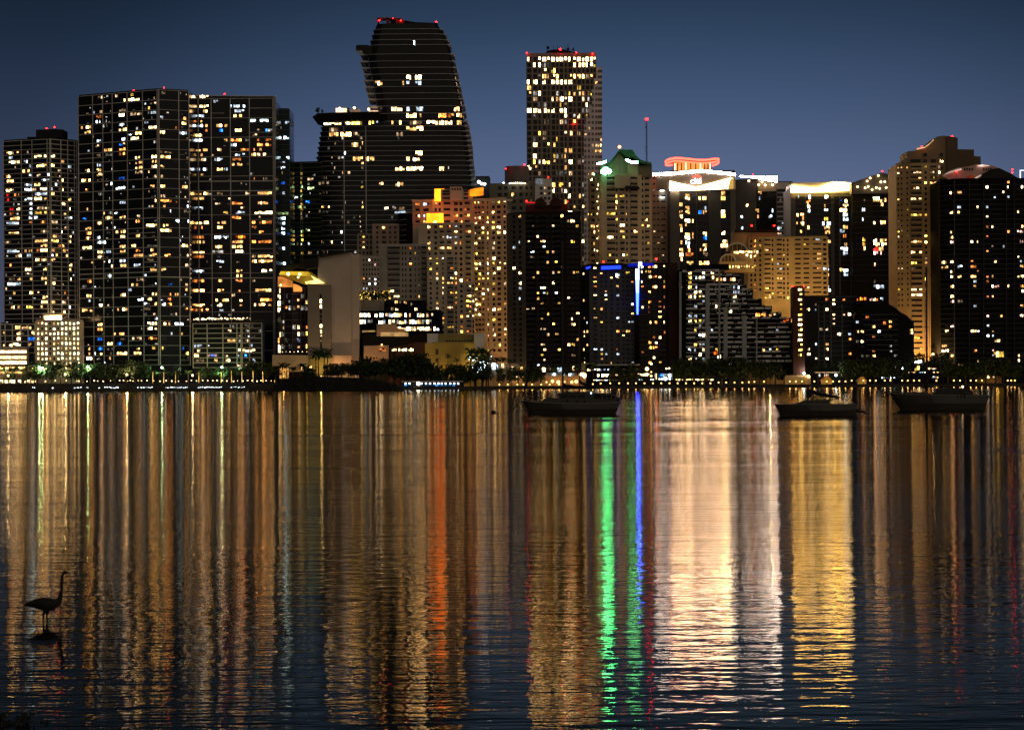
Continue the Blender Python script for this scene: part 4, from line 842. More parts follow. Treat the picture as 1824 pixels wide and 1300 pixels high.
# rooftop crown
q = MB(); cx = P(1233, 300, 1715).x; rr = 33*1715/F
q.prism([(cx+rr*math.cos(t*math.pi/14), 1715+rr*.7*math.sin(t*math.pi/14)) for t in range(28)], ZZ(1233, 308, 1715), ZZ(1233, 291, 1715)); b.part('drum', q, glow('orange_lit_drum', (1, .30, .06), 1.5, True, .8, 1.2, sc=.1))
for k in range(12):
    t = math.pi*(1+(k+.5)/12); q = MB(); x, y = cx+rr*1.03*math.cos(t), 1715+rr*.72*math.sin(t); q.tube([(x, y, ZZ(1233, 306, 1715)), (x, y, ZZ(1233, 292, 1715))], .45, 5); b.part('drum_fin', q, glow('pale_fin_light', (1, .8, .6), 2.2, False) if k % 3 == 1 else REDB)
R1 = 47*1715/F; q = MB(); ring1 = []
for t in range(41):
    a = 2*math.pi*t/40; ring1.append((cx+R1*math.cos(a), 1715+R1*.7*math.sin(a), ZZ(1233, 286.5, 1715)+.9*math.sin(3*a+2.3)))
q.tube(ring1, .75, 6); q.tube([(x, y, z-2.2) for x, y, z in ring1], .6, 6)
b.part('neon_ring', q, glow('red_neon', (1, .05, .025), 9, False, sampling='AUTO'))
q = MB(); q.prism([(cx+R1*.98*math.cos(t*math.pi/14), 1715+R1*.68*math.sin(t*math.pi/14)) for t in range(28)], ZZ(1233, 289.5, 1715), ZZ(1233, 287.5, 1715)); b.part('canopy', q, glow('red_lit_soffit', (1, .06, .035), .55, False))
a, c = b.c
for x, w_, mt in ((1201, 18, GREYT), (1306, 9, GREYT)):
    f0, _ = b.hit(a, c, x-w_/2, 345); f1, _ = b.hit(a, c, x+w_/2, 345); b.strip(a, c, max(0, f0), min(1, f1), 2, b.zt-14, 1.2, mb=b.wall)
q = MB()
for x0, x1 in ((1262, 1283),): 
    f0, _ = b.hit(a, c, x0, 345); f1, _ = b.hit(a, c, x1, 345); b.strip(a, c, f0, f1, 2, b.zt-14, .8, mb=q)
b.part('pier', q, DGREY)
q = MB()
for x0, x1 in ((1205, 1240), (1241, 1261), (1284, 1300)):
    f0, _ = b.hit(a, c, x0, 345); f1, _ = b.hit(a, c, x1, 345); b.strip(a, c, f0, f1, 2, b.zt-15, .25, mb=q)
b.part('glass_bay', q, GLASS)
CI = (1160, 260, 4.334)
def on_face(b, i, crop, text, hh, out):
    x0, y0, k = crop; a, c = b.c[i], b.c[i+1]
    for row in text.split(';'):
        yy, it = row.split(':'); y = y0+float(yy)/k
        for q in it.split(','):
            p, r = q[:-1].split('-'); f0, z = b.hit(a, c, x0+float(p)/k, y); f1, _ = b.hit(a, c, x0+float(r)/k, y); b.win(a, c, f0, f1, z-hh, z+hh, q[-1], out)
b.lines(0, 470, 15, FE, .2, .35)
on_face(b, 0, CI, "365:540-570w;405:185-200w,262-298W,365-382w,395-425w,540-570y;385:262-295w;453:212-242w;480:183-195y,265-295w,398-425c;512:212-242w,265-298w,365-388b,398-428w;545:212-242w;510:540-575W;540:540-572y;580:262-298W,316-326w;607:262-298w;620:212-240w;650:212-240w;680:262-298w,316-326w,400-428w;672:545-575W;710:262-298W,316-326w,400-428b;715:212-240c;745:212-240w,265-298c;740:515-590w;770:398-430w,520-590w;775:265-295c;805:215-245w,275-300o,375-385w,400-425w;840:215-248W;838:265-325o,400-440d;875:220-240w;905:275-325w,370-445w", 1.45, .4)
b.finish()
b = Bld('apartment_tower', 'grey tower wing with a bright white roof line and three small soffit lights', [(1310, 1715), (1345, 1705), (1384, 1708)], [316, 320, 326], 40, GREYT)
b.lightbox('crown_light', [(1317, 315), (1318, 313), (1345, 314.5), (1362, 315), (1384, 314), (1384, 325), (1365, 322), (1345, 317.5)], 1701, WHITE_GLOW)
b.block('soffit_panel', [(1350, 341), (1350, 321), (1384, 327), (1384, 341)], 1702.5, 1704.5, SIGNB)
for x, y in ((1334, 322.5), (1357.5, 324), (1351.5, 329.5), (1363, 330), (1376, 329.5)):
    q = MB(); q.ball(P(x, y, 1700), .85, 8); b.part('soffit_lamp', q, WARM_L)
b.punched(0, 470, 15, [(1321, 4, 'w'), (1331, 4, 'w')], .22, 'Wwc', dark=False, frame=False); 
q = MB(); b.strip(b.c[1], b.c[2], .05, .95, 2, b.zt-8, .3, mb=q); b.part('glass_bay', q, GLASS)
on_face(b, 1, CI, "360:825-850w,895-920d;405:830-850c;500:768-830w,930-950C;545:768-830w,905-930c;520:770-800y;590:770-800d", 1.4, .45); b.beacon(1341, 311.5, 1706, .6); b.finish()
b = Bld('office_tower', 'pale grey office tower with thin white floor lines between two dark towers', [(1383, 1850), (1413, 1850)], 325, 30, DGREY)
b.frm = paint('pale_floor_band', (.55, .57, .62))
b.grid(0, 470, 17, [1409], 1, slab=.9, mw=2.5); b.sprinkle(0, 470, 17, [1384, 1396, 1408], 3, .16, 'cwcd'); b.block('roof_slab', [(1383, 337), (1383, 325), (1414, 325), (1414, 337)], 1846, 1849, PALE); b.finish()
# second V tower with gable
b = Bld('apartment_tower', 'dark tower with a bright yellow V panel and no lettering', [(1408, 1645), (1518, 1645)], 336, 44, GREYT)
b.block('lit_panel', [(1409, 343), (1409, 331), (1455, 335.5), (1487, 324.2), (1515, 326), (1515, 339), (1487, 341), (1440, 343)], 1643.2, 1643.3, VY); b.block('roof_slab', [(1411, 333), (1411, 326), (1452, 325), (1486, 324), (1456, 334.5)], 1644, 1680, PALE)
q = MB()
for x0, x1 in ((1417, 1434), (1436, 1480), (1486, 1494), (1497, 1514)): 
    f0, _ = b.hit(b.c[0], b.c[1], x0, 350); f1, _ = b.hit(b.c[0], b.c[1], x1, 350); b.strip(b.c[0], b.c[1], f0, f1, 2, b.zt-6, .25, mb=q)
b.part('glass_bay', q, GLASS)
b.lines(0, 500, 18, FE, .2, .35)
on_face(b, 0, CI, "395:1130-1140c,1200-1230c,1340-1365W;430:1200-1228o;465:1205-1225W,1335-1365w;500:1205-1225c,1335-1365c;535:1120-1138W,1150-1178w;565:1150-1178w,1335-1365y;600:1120-1140w,1150-1178w,1305-1335c,1340-1385C;630:1205-1222w,1335-1385w;665:1150-1175y,1340-1385w;735:1350-1385w;890:1350-1368y;920:1345-1370w;960:1350-1370c;1000:1350-1370w;1090:1355-1372c;1120:1350-1385c", 1.4, .4)
CJ = (1474, 220, 4.334)
on_face(b, 0, CJ, "600:100-112b,118-150W;635:118-160W;670:95-155w;705:120-155c;740:120-160c;800:120-160w;830:95-150c;868:120-145o;935:130-150w;970:100-155c;1005:120-155c;1130:95-115w,120-158C;1165:125-158c", 1.3, .4)
b.finish()
b = Bld('apartment_tower', 'dark tower with a pointed gable dotted with small spotlights', [(1518, 1640), (1555, 1632), (1598, 1632)], 338, 44, GREYD)
b.block('gable', [(1517, 345), (1517, 326), (1545, 316), (1572, 307.5), (1598, 315), (1598, 345)], 1630, 1640, GREYT)
for x, y in ((1527.5, 333), (1541, 335), (1546.5, 332.5), (1553.5, 338), (1561, 334.5), (1567, 336), (1578.5, 334.5), (1589.5, 335.5), (1596.5, 336.5), (1544.5, 323), (1550, 317.5), (1564.5, 313), (1569, 324.5), (1576, 324), (1569, 324)):
    q = MB(); q.ball(P(x, y, 1628.5), .72, 8); b.part('spotlight', q, WARM_L)
q = MB(); b.strip(b.c[1], b.c[2], .02, .98, 2, b.zt-2, .25, mb=q); b.part('glass_bay', q, GLASS)
b.lines(1, 500, 17, FE, pr=.4); b.lines(0, 500, 17, FE, pr=.2)
on_face(b, 0, CJ, "600:270-290d;665:268-290c;740:268-288c;895:270-292y;930:270-292y;965:270-292w", 1.4, .02)
on_face(b, 1, CJ, "580:350-372W,375-400W;592:350-400w,440-452w;600:405-430d,410-430y;625:408-428w;660:490-500c;730:430-490C;765:350-382W,408-452w,485-495w;830:485-495w;905:350-380W,405-430w,440-455w,485-495w;935:350-400w,405-430W,440-455w;970:352-390r,395-430w;965:485-530w;1000:350-425p;1130:485-498c;1165:485-498c;1220:358-375d,485-510c;1260:355-435c;1090:360-375d", 1.35, .45)
b.beacon(1571.5, 305.5, 1636, .7); b.finish()
# ochre hotel with arches
b = Bld('hotel', 'ochre-lit terraced hotel with two arched pediments and a grid of balconies', [(1333, 1552), (1360, 1545), (1475, 1540)], [424, 424, 422.5], 30, GOLD)
b.punched(0, 520, 11, [(1338, 4, 'w'), (1345, 4, 'w'), (1354, 4, 'w')], .25, 'wyo', dark=True)
b.punched(1, 534, 13, [(1367, 11, 'b'), (1376, 3, 'w'), (1388, 9, 'b'), (1396, 3, 'w'), (1403, 3, 'w'), (1421, 10, 'b'), (1436, 10, 'b'), (1455, 15, 'b'), (1469, 6, 'w')], .22, 'wydwc', rail=GOLD)
b.block('penthouse', [(1306, 450), (1306, 413), (1350, 414), (1384, 414), (1384, 424), (1360, 424), (1350, 440), (1334, 440)], 1553, 1570, paint('ochre_dark', (.40, .27, .12))); b.block('roof', [(1307, 414), (1309, 409.5), (1384, 409.5), (1384, 412), (1350, 412)], 1552, 1572, ROOFD)
b.block('terrace_block', [(1292, 485), (1292, 452), (1340, 450), (1345, 485)], 1546, 1556, GOLD); b.block('terrace_block', [(1281, 482), (1281, 466), (1330, 466), (1330, 482)], 1542, 1550, GOLD)
def arch(cx_, cy_, rx, ry, D, nm):
    q = MB(); o_ = [(cx_+rx*math.cos(t*math.pi/12), cy_-ry*math.sin(t*math.pi/12)) for t in range(13)]; i_ = [(cx_+(rx-3)*math.cos(t*math.pi/12), cy_-(ry-2.6)*math.sin(t*math.pi/12)) for t in range(13)]
    q.outline(o_+i_[::-1], D-.8, D+.2); b.part('arch', q, CREAM)
    q = MB(); q.outline(i_, D, D+2); b.part('arch_glazing', q, paint('arch_infill', (.12, .08, .04)))
    q = MB()
    for dx in (-rx*.4, 0, rx*.4): q.outline([(cx_+dx-.5, cy_), (cx_+dx-.5, cy_-ry*.8), (cx_+dx+.5, cy_-ry*.8), (cx_+dx+.5, cy_)], D-.4, D-.05)
    b.part('arch_mullion', q, GOLD)
arch(1313, 448, 20, 16, 1545.5, ''); arch(1297, 466, 15, 14, 1541.5, '')
for x in range(1302, 1350, 5): b.win(*[XY(k, 449, 1541.5) for k in (x, x+3.6)], 0, 1, ZZ(x, 452, 1541.5)-.0, ZZ(x, 446.5, 1541.5), RND.choice('Www')) if x > 1312 or RND.random() < .4 else None
for x in range(1284, 1340, 5): b.win(*[XY(k, 475, 1541.2) for k in (x, x+3.2)], 0, 1, ZZ(x, 478, 1541), ZZ(x, 472.5, 1541), RND.choice('wyod'))
for x, y in ((1329, 455), (1336, 457)): b.win(*[XY(k, y, 1541.2) for k in (x, x+3)], 0, 1, ZZ(x, y+3, 1541), ZZ(x, y-3, 1541), 'W')
b.beacon(1339, 402, 1550, .9); b.beacon(1379, 402, 1550, .9); b.finish()
# blue-lit tower
b = Bld('apartment_tower', 'blue-grey tower with blue neon along its roof', [(1036, 1462), (1050, 1452), (1130, 1450)], [476, 474, 474], 28, BLUEG)
b.punched(0, 650, 22, [(1040, 3, 'w'), (1046, 3, 'w')], .25, 'wwc'); b.punched(1, 650, 22, [(1060, 6, 'b'), (1071, 4, 'w'), (1079, 4, 'w'), (1089, 4.5, 'w'), (1100, 5, 'w'), (1110, 4, 'w'), (1118, 7, 'L'), (1126, 4, 'w')], .24, 'wyWwco', v=(.2, .7))
b.block('parapet', [(1037, 474), (1049, 470), (1108, 468.5), (1130, 474)], 1448, 1470, DARK)
BN = glow('blue_neon', (.006, .02, 1), 6, False, sampling='AUTO')
b.lightbox('neon_band', [(1071, 480), (1071, 474.5), (1106, 473), (1106, 479)], 1447.3, BN); b.lightbox('neon_band', [(1044, 480), (1044, 476), (1052, 474.5), (1052, 477)], 1447.3, BN); b.beacon(1075, 466.5, 1450, .7)
b.win(*[XY(x, 491, 1448.5) for x in (1093, 1104)], 0, 1, ZZ(1098, 494, 1448), ZZ(1098, 487, 1448), 'c'); b.finish()
b = Bld('apartment_tower', 'dark red-brown tower with a vertical white and blue light strip on its corner', [(1130, 1446), (1138, 1440), (1186, 1440), (1207, 1446)], 470, 28, DARKB)
b.punched(1, 650, 20, [(1144, 4, 'w'), (1151, 3, 'w'), (1157, 5, 'w'), (1166, 8, 'L'), (1175, 4.5, 'w'), (1183, 2.5, 'w')], .26, 'wwyWoo', frame=False); b.punched(2, 650, 20, [(1192, 3.5, 'w'), (1203, 4, 'w')], .3, 'wwWc', frame=False)
b.lines(1, 650, 20, FE)
q = MB(); q.outline([(1186, 652), (1186, 469), (1206.5, 469), (1206.5, 652)], 1441.2, 1446); b.part('side_wall', q, paint('dark_red_wall', (.04, .014, .01)))
b.lightbox('corner_light', [(1132, 499), (1132, 479), (1138.5, 479), (1138.5, 499)], 1438.2, glow('white_blue_strip', (.40, .45, 1), 7, False)); b.lightbox('corner_light', [(1133, 522), (1132, 499.2), (1138.5, 499.2), (1138, 522)], 1438.2, glow('blue_strip', (.012, .02, 1), 70, False)); b.lightbox('corner_light', [(1134, 560), (1133, 522.2), (1138, 522.2), (1137, 560)], 1438.2, glow('deep_blue_strip', (.003, .008, 1), 110, False))
b.lightbox('roof_sign_frame', [(1137, 478), (1137, 467), (1143.5, 467), (1143.5, 478), (1142, 478), (1142, 473), (1138.6, 473), (1138.6, 478)], 1437.4, glow('white_blue_strip', (.40, .45, 1), 7, False)); b.lightbox('neon_band', [(1118, 475), (1120, 470), (1136, 468.5), (1136, 475)], 1438, glow('dim_blue_band', (.01, .02, .7), .5, False))
b.lightbox('neon_band', [(1144, 474), (1144, 468.5), (1165, 469), (1165, 474)], 1438.5, glow('dim_blue_band', (.01, .02, .7), .5, False)); b.beacon(1169, 461.5, 1444, 1.1); b.finish()
# stepped white apartments
b = Bld('stepped_apartments', 'grey-white apartment building whose roof steps down like a staircase to the right', [(1210, 1436), (1216, 1432), (1280, 1432)], 482, 26, DARK)
b.wallm = DARK; b.frm = PALE; nf = 20; fhp = 8.55
STEP = [(1280, 482), (1297, 490), (1318, 490), (1330, 506), (1341, 515), (1357, 532), (1375, 545), (1392, 556), (1412, 566)]
y = 482; prev = 1280
for (x0, y0), (x1, y1) in zip(STEP, STEP[1:]): 
    b.wall.outline([(x0, 655), (x0, y1), (x1, y1), (x1, 655)], 1432.4+(x0-1280)*.02, 1455)
def rx(y):
    for (x0, y0), (x1, y1) in zip(STEP[::-1], STEP[::-1][1:]):
        if y > y0: return x0
    return 1280
D = 1431.6
for n in range(nf):
    y = 482+n*fhp; xr_ = rx(y+2)
    q = MB(); zz = ZZ(1290, y, D)
    fade = PALE
    x = 1222
    while x < xr_-6:
        wd = RND.choice((14, 18, 22)); x2 = min(x+wd, xr_); A, B_ = XY(x, y, D), XY(x2-2, y, D)
        q.box(A[0], B_[0], D-1.5, D, zz-.25, zz); 
        if RND.random() < .7: q.box(A[0]+RND.choice((0, 2.0)), B_[0], D-1.55, D-1.45, zz, zz+.95)
        x = x2
    b.part('balcony', q, PALE if n > 0 else GREYD)
for x0, x1, yt_ in ((1257, 1264, 508), (1289, 1296, 548), (1322, 1330, 562), (1280, 1283, 484), (1210, 1214, 484), (1347, 1349, 565)):
    q = MB(); q.outline([(x0, 652), (x0, yt_), (x1, yt_), (x1, 652)], D-1.9, D+1); b.part('fin_wall', q, paint('pale_fin', (.33, .36, .37)))
b.block('parapet', [(1216, 485), (1216, 481), (1281, 479.5), (1281, 484)], D-1.2, D+4, PALE); b.block('penthouse', [(1222, 482), (1226, 472), (1298, 470), (1300, 480)], D+6, D+18, DARK)
q = MB()
for k in range(46):
    x = RND.uniform(1268, 1345); y = 490+RND.random()*60; 
    if x > rx(y): continue
    q.outline([(x, y+6), (x, y), (x+5, y), (x+5, y+.8), (x+.8, y+.8), (x+.8, y+6)], D-1.2, D-.4)
b.part('terrace_frame', q, PALE)
cx = [(1229, 6), (1239, 5), (1247, 4), (1253, 4), (1269, 5), (1277, 5), (1301, 5), (1309, 6), (1316, 4), (1335, 4), (1345, 4), (1360, 5), (1372, 4), (1385, 5)]
for n in range(nf):
    y = 486+n*fhp
    for x, w_ in cx:
        pr_ = .5 if x < 1258 else .3 if x < 1320 else .12
        if x < rx(y)-3 and not (n in (9, 10, 11, 13, 14) and x > 1262): 
            A, B_ = XY(x-w_/2, y, D-.0), XY(x+w_/2, y, D)
            b.wins.append((A, B_, 0., 1., ZZ(x, y+3, D), ZZ(x, y-2.6, D), RND.choice('cWWwcye') if RND.random() < pr_ else 'x', .05))
for x, y, w_, cd in ((1281, 498, 11, 'w'), (1293, 498, 9, 'p'), (1305, 498, 9, 'w'), (1350, 561, 8, 'o'), (1360, 561, 8, 'o'), (1370, 561, 10, 'w'), (1382, 561, 8, 'd'), (1400, 571, 10, 'O'), (1412, 571, 6, 'w'), (1275, 629, 7, 'O'), (1281, 635, 6, 'W')):
    A, B_ = XY(x-w_/2, y, D-1.56), XY(x+w_/2, y, D-1.56); b.wins.append((A, B_, 0., 1., ZZ(x, y+3, D), ZZ(x, y-3, D), cd, .05))
b.punched(0, 652, 20, [(1213, 4, 'w')], .5, 'ooyw', frame=False); b.finish()
b = Bld('apartment_tower', 'slim dark tower with one column of yellow windows and two red roof lights', [(1412, 1424), (1433, 1422)], 512, 12, REDB)
b.punched(0, 637, 14, [(1425, 7, 'w')], .99, 'yyWWy', (.3, .8)); b.win(*b.c, .1, .2, 20, 22, 'd'); b.beacon(1412.5, 510, 1424, .6); b.beacon(1431.5, 510, 1424, .6); b.finish()
b = Bld('apartment_block', 'dark wide block with scattered small windows, right of the slim yellow-windowed tower', [(1433, 1452), (1545, 1448)], 529, 24, GREYD)
b.punched(0, 652, 14, [(1440, 6, 'w'), (1453, 3, 'w'), (1463, 7, 'w'), (1473, 5, 'w'), (1485, 4, 'w'), (1494, 6, 'w'), (1503, 4, 'w'), (1513, 5, 'w'), (1522, 6, 'w'), (1531, 4, 'w'), (1540, 4, 'w')], .28, 'wwcWocd', frame=False, dark=False)
for n in range(14): b.strip(b.c[0], b.c[1], .2, 1, b.zt-n*3.15-.3, b.zt-n*3.15, .5)
for x in (1458, 1468, 1480, 1500): f, _ = b.hit(b.c[0], b.c[1], x, 540); b.strip(b.c[0], b.c[1], f-.008, f+.008, 2, b.zt-5, .6)
b.frm = paint('dim_frame', (.10, .11, .115)); b.finish()
b = Bld('stepped_apartments', 'black pyramid-stepped apartment building with amber top windows, left of the ochre tower', [(1522, 1440), (1600, 1438)], 560, 22, DARK)
b.wall.outline([(1522, 562), (1530, 549), (1545, 538), (1572, 536), (1592, 546), (1604, 556), (1616, 562), (1628, 575), (1628, 660), (1600, 660), (1600, 562)], 1439, 1460)
b.wall.outline([(1524, 540), (1526, 528), (1572, 528), (1578, 538)], 1442, 1460)
for x, y, cd in ((1528, 533, 'o'), (1534, 532, 'O'), (1541, 532, 'o'), (1551, 533, 'p'), (1557, 533, 'W'), (1563, 533, 'o'), (1570, 532, 'c'), (1575, 575, 'o'), (1586, 574, 'o'), (1597, 575, 'W'), (1623, 588, 'w'), (1623, 592, 'w')):
    b.wins.append((XY(x-2, y, 1438.6), XY(x+3, y, 1438.6), 0., 1., ZZ(x, y+3, 1438.6), ZZ(x, y-2.5, 1438.6), cd, .05))
b.punched(0, 655, 11, [(1527, 5, 'w'), (1536, 5, 'w'), (1545, 6, 'w'), (1556, 5, 'w'), (1566, 5, 'w'), (1577, 6, 'w'), (1586, 5, 'w'), (1595, 6, 'w')], .26, 'wwoWce', frame=False, dark=False)
for k in range(8):
    y = 560+k*9; x0, x1 = 1535+k*1.5, 1600; b.strip(XY(x0, y, 1437.5), XY(x1, y, 1437.5), 0, 1, ZZ(1560, y, 1438)-.3, ZZ(1560, y, 1438), .6)
b.frm = paint('dim_frame', (.10, .11, .115)); b.finish()
# ochre tower at right
b = Bld('apartment_tower', 'tall ochre tower with a curved stepped top and orange light at its base', [(1597, 1500), (1621, 1494), (1676, 1494)], 293, 34, GOLD)
b.frm = paint('ochre_tower_wall', (.50, .36, .19)); b.wallm = b.frm
b.punched(0, 548, 27, [(1600, 3, 'w'), (1606, 3, 'w'), (1616, 3, 'w')], .28, 'wyd', v=(.25, .65)); b.punched(1, 625, 35, [(1631.5, 19, 'b'), (1648.5, 4, 'w'), (1662, 11, 'b'), (1673, 3, 'w')], .55, 'wwyWyd', rail=b.frm)
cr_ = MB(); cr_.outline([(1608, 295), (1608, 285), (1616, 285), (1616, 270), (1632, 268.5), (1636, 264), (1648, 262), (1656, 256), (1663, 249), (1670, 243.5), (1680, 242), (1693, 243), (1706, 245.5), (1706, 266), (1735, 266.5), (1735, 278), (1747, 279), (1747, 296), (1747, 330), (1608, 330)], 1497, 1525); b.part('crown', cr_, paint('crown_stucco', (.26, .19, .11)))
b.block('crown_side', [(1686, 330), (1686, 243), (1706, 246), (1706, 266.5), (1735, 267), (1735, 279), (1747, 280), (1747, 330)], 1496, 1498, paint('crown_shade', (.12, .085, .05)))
for y in (276, 287, 299, 308, 316):
    for x, w_ in ((1631, 18), (1648, 6), (1663, 9), (1677, 6)):
        if RND.random() < .85 and not (y < 280 and x < 1640): b.wins.append((XY(x-w_/2, y, 1496.6), XY(x+w_/2, y, 1496.6), 0., 1., ZZ(x, y+3, 1496.6), ZZ(x, y-3, 1496.6), 'W' if (y, x) in ((287, 1677), (299, 1631)) else 'x', .05))
q = MB(); q.outline([(1633, 267), (1634, 264), (1648, 261.5), (1656, 255.5), (1663, 248.5), (1663.5, 250), (1656, 257.5), (1648, 263.5)], 1494, 1495.5); b.part('crown_light', q, glow('crown_amber', (1, .55, .25), .5, sc=.15))
b.beacon(1642, 261, 1496, .6); b.beacon(1696, 243, 1500, .8); b.finish()
# dark tower at far right
b = Bld('apartment_tower', 'broad black tower at the right edge with a pinkish-lit oval crown', [(1674, 1458), (1700, 1448), (1726, 1446), (1838, 1446)], [318, 320, 320, 320], 34, DARK)
b.punched(0, 655, 38, [(1682, 12, 'w'), (1695, 6, 'w')], .3, 'WwwWp', frame=False, dark=False); b.punched(1, 655, 38, [(1709, 8, 'w'), (1720, 4, 'w')], .1, 'cwd', frame=False, dark=False)
b.punched(2, 655, 38, [(1723, 2.5, 'w'), (1733, 10, 'w'), (1741, 3, 'w'), (1758, 4, 'w'), (1767, 3, 'L'), (1777, 14, 'w'), (1787, 3, 'w'), (1796, 4, 'w'), (1813, 3, 'w'), (1819, 6, 'L')], .2, 'wwWWopc', frame=False, dark=False)
for x in (1700, 1726, 1752, 1792, 1806): q = MB(); q.outline([(x, 655), (x, 322), (x+1, 322), (x+1, 655)], 1444.6, 1446); b.part('mullion', q, paint('mullion_dark', (.06, .06, .06)))
b.lines(2, 655, 38, FE); b.lines(1, 655, 38, FE); b.lines(0, 655, 38, FE)
b.win(*[XY(x, 632, 1445.7) for x in (1770, 1788)], 0, 1, ZZ(1780, 636, 1446), ZZ(1780, 626, 1446), 'y')
PK = paint('pink_crown_wall', (.55, .36, .30))
b.block('crown', [(1679, 312), (1690, 305), (1704, 300), (1722, 297), (1738, 293.5), (1756, 293), (1770, 296), (1786, 302), (1800, 311), (1815, 320), (1690, 320)], 1452, 1476, PK); b.block('crown_roof', [(1745, 318), (1752, 309), (1768, 301), (1780, 299.5), (1800, 309), (1818, 320)], 1449, 1452, ROOFD)
for x in (1717, 1721.5, 1726, 1731, 1751, 1755.5, 1760, 1764): b.wins.append((XY(x, 302, 1451.8), XY(x+2.6, 302, 1451.8), 0., 1., ZZ(x, 304, 1452), ZZ(x, 299.5, 1452), 'x', .05))
PW = glow('pink_white_strip', (1, .66, .55), 1.3, sc=.15); b.block('crown_light', [(1680, 312.5), (1692, 305.5), (1712, 300.5), (1713, 302.5), (1694, 308)], 1450.5, 1451.5, PW); b.block('crown_light', [(1741, 296), (1750, 293.2), (1764, 295.5), (1752, 297)], 1450.5, 1451.5, PW); b.block('crown_light', [(1736, 317), (1747, 311), (1748, 313.5), (1740, 318)], 1448, 1448.9, PW); b.block('red_glow', [(1724, 319), (1726, 312), (1735, 313), (1736, 319)], 1450, 1451.4, glow('crown_red', (1, .12, .04), .8))
b.beacon(1803, 302, 1450, .7); b.beacon(1803, 307.5, 1450, .7); b.beacon(1704, 306, 1449, .6)
q = MB(); q.outline([(1817, 319), (1817, 303), (1836, 303), (1836, 304.2), (1818.4, 304.2), (1818.4, 319)], 1452, 1453); b.part('roof_frame_light', q, glow('white_frame', (.75, .78, 1), 2.2, False)); b.finish()
# ------------------------------------------------------------------ waterfront buildings
b = Bld('boathouse', 'low waterfront pavilion with a row of cold lamps over blue panels', [(717, 1404), (826, 1402)], 679.5, 8, DARK)
b.block('roof', [(715, 680.5), (715, 678.8), (825, 678.2), (825, 679.8)], 1398, 1412, PALE)
BP = glow('blue_lit_panel', (.03, .16, .42), .55, True)
for x in (720, 728, 752, 760, 767, 775, 783, 790, 797, 805): 
    q = MB(); q.outline([(x, 687.5), (x, 683.5), (x+5.6, 683.5), (x+5.6, 687.5)], 1401, 1401.8); b.part('panel', q, BP)
for x in (722.6, 729.5, 745, 751, 758.7, 766, 774, 781, 787, 794, 802, 809, 816):
    q = MB(); q.ball(P(x, 683, 1400), .5 if x != 745 else 1.1, 8); b.part('lamp', q, COOL_L if x != 745 else glow('white_lamp', (1, .93, .78), 22, False, sampling='AUTO'))
b.finish()
b = Bld('villa', 'long pale waterfront building with tall arched lit windows behind the two-masted boat', [(866, 1440), (1062, 1436)], 650, 12, CREAM)
b.wallm = paint('cream_villa_wall', (.34, .29, .22))
def archwin(b, x, y, w_, h_, cd, D):
    q = MB(); o_ = [(x-w_/2, y+h_/2), (x-w_/2, y-h_/4)]+[(x-w_/2*math.cos(t*math.pi/8), y-h_/4-w_/2*math.sin(t*math.pi/8)) for t in range(1, 8)]+[(x+w_/2, y-h_/4), (x+w_/2, y+h_/2)]
    q.outline(o_, D, D+.4); b.part('arched_window', q, CODE[cd])
for x, y, w_, h_, cd in ((880, 655, 14, 6, 'c'), (895.5, 651, 4.5, 9, 'W'), (912.6, 656, 4, 7, 'W'), (929, 656, 4, 5, 'w'), (968.5, 658, 5, 9, 'W'), (980, 657, 2, 4, 'd'), (996.5, 658, 8, 8, 'c'), (1022, 656, 4.5, 7, 'W'), (987, 669, 6, 7, 'C'), (1005, 669, 5, 8, 'C'), (1014, 669, 5, 8, 'C'), (1037, 670, 8, 6, 'W'), (1047, 669.5, 9, 5, 'W')): archwin(b, x, y, w_, h_, cd, 1435.0)
b.block('front_wing', [(970, 686), (970, 664), (1027, 664), (1027, 686)], 1435.6, 1440, paint('teal_grey_wall', (.26, .29, .29)))
b.block('side_wing', [(1030, 690), (1030, 663), (1056, 663), (1056, 690)], 1435.5, 1440, PEACH); b.finish()
b = Bld('garden_wall', 'ochre garden wall with amber lamps in front, behind the bow of the two-masted boat', [(868, 1424), (1040, 1420)], 672, 1, PEACH, cat='wall')
for x, r_, cd in ((938.5, 1.2, 0), (973.5, .8, 0), (984, 1.6, 1), (994.5, 1.8, 1), (1006, .7, 0), (1018.5, 1.4, 1), (1026.5, 1.7, 0)):
    q = MB(); q.ball(P(x, 679+(x % 3), 1417), r_*.6, 8); b.part('lamp', q, AMBER_L)
b.finish()
b = Bld('restaurant', 'two-storey dark waterfront restaurant with white-lit terraces behind the yellow lamps', [(1044, 1432), (1200, 1428)], 651, 12, DARK)
b.block('roof_edge', [(1060, 651), (1062, 648.8), (1140, 648.8), (1140, 650.4)], 1424, 1432, PALE)
def band(b, y0, y1, xa, xb, D, pal, p, w0=2, w1=8):
    x = xa
    while x < xb-1.5:
        wd = min(RND.uniform(w0, w1), xb-x)
        if RND.random() < p:
            A, B_ = XY(x, y0, D), XY(x+wd-.6, y0, D); b.wins.append((A, B_, 0., 1., ZZ(x, y1, D), ZZ(x, y0, D), RND.choice(pal), 0))
        x += wd
band(b, 656.5, 660.5, 1046, 1090, 1427, 'CWc', .9); band(b, 656, 660, 1108, 1140, 1427, 'wdd', .4, 1.5, 3); band(b, 666, 671, 1064, 1104, 1426, 'WWw', .8); band(b, 666, 669, 1108, 1128, 1426, 'wd', .5, 1.5, 3); band(b, 676, 678, 1056, 1108, 1425, 'CWw', .8, 3, 8); band(b, 665, 669.5, 1136, 1158, 1426, 'WW', .9); band(b, 675.5, 677, 1138, 1165, 1425, 'C', .8)
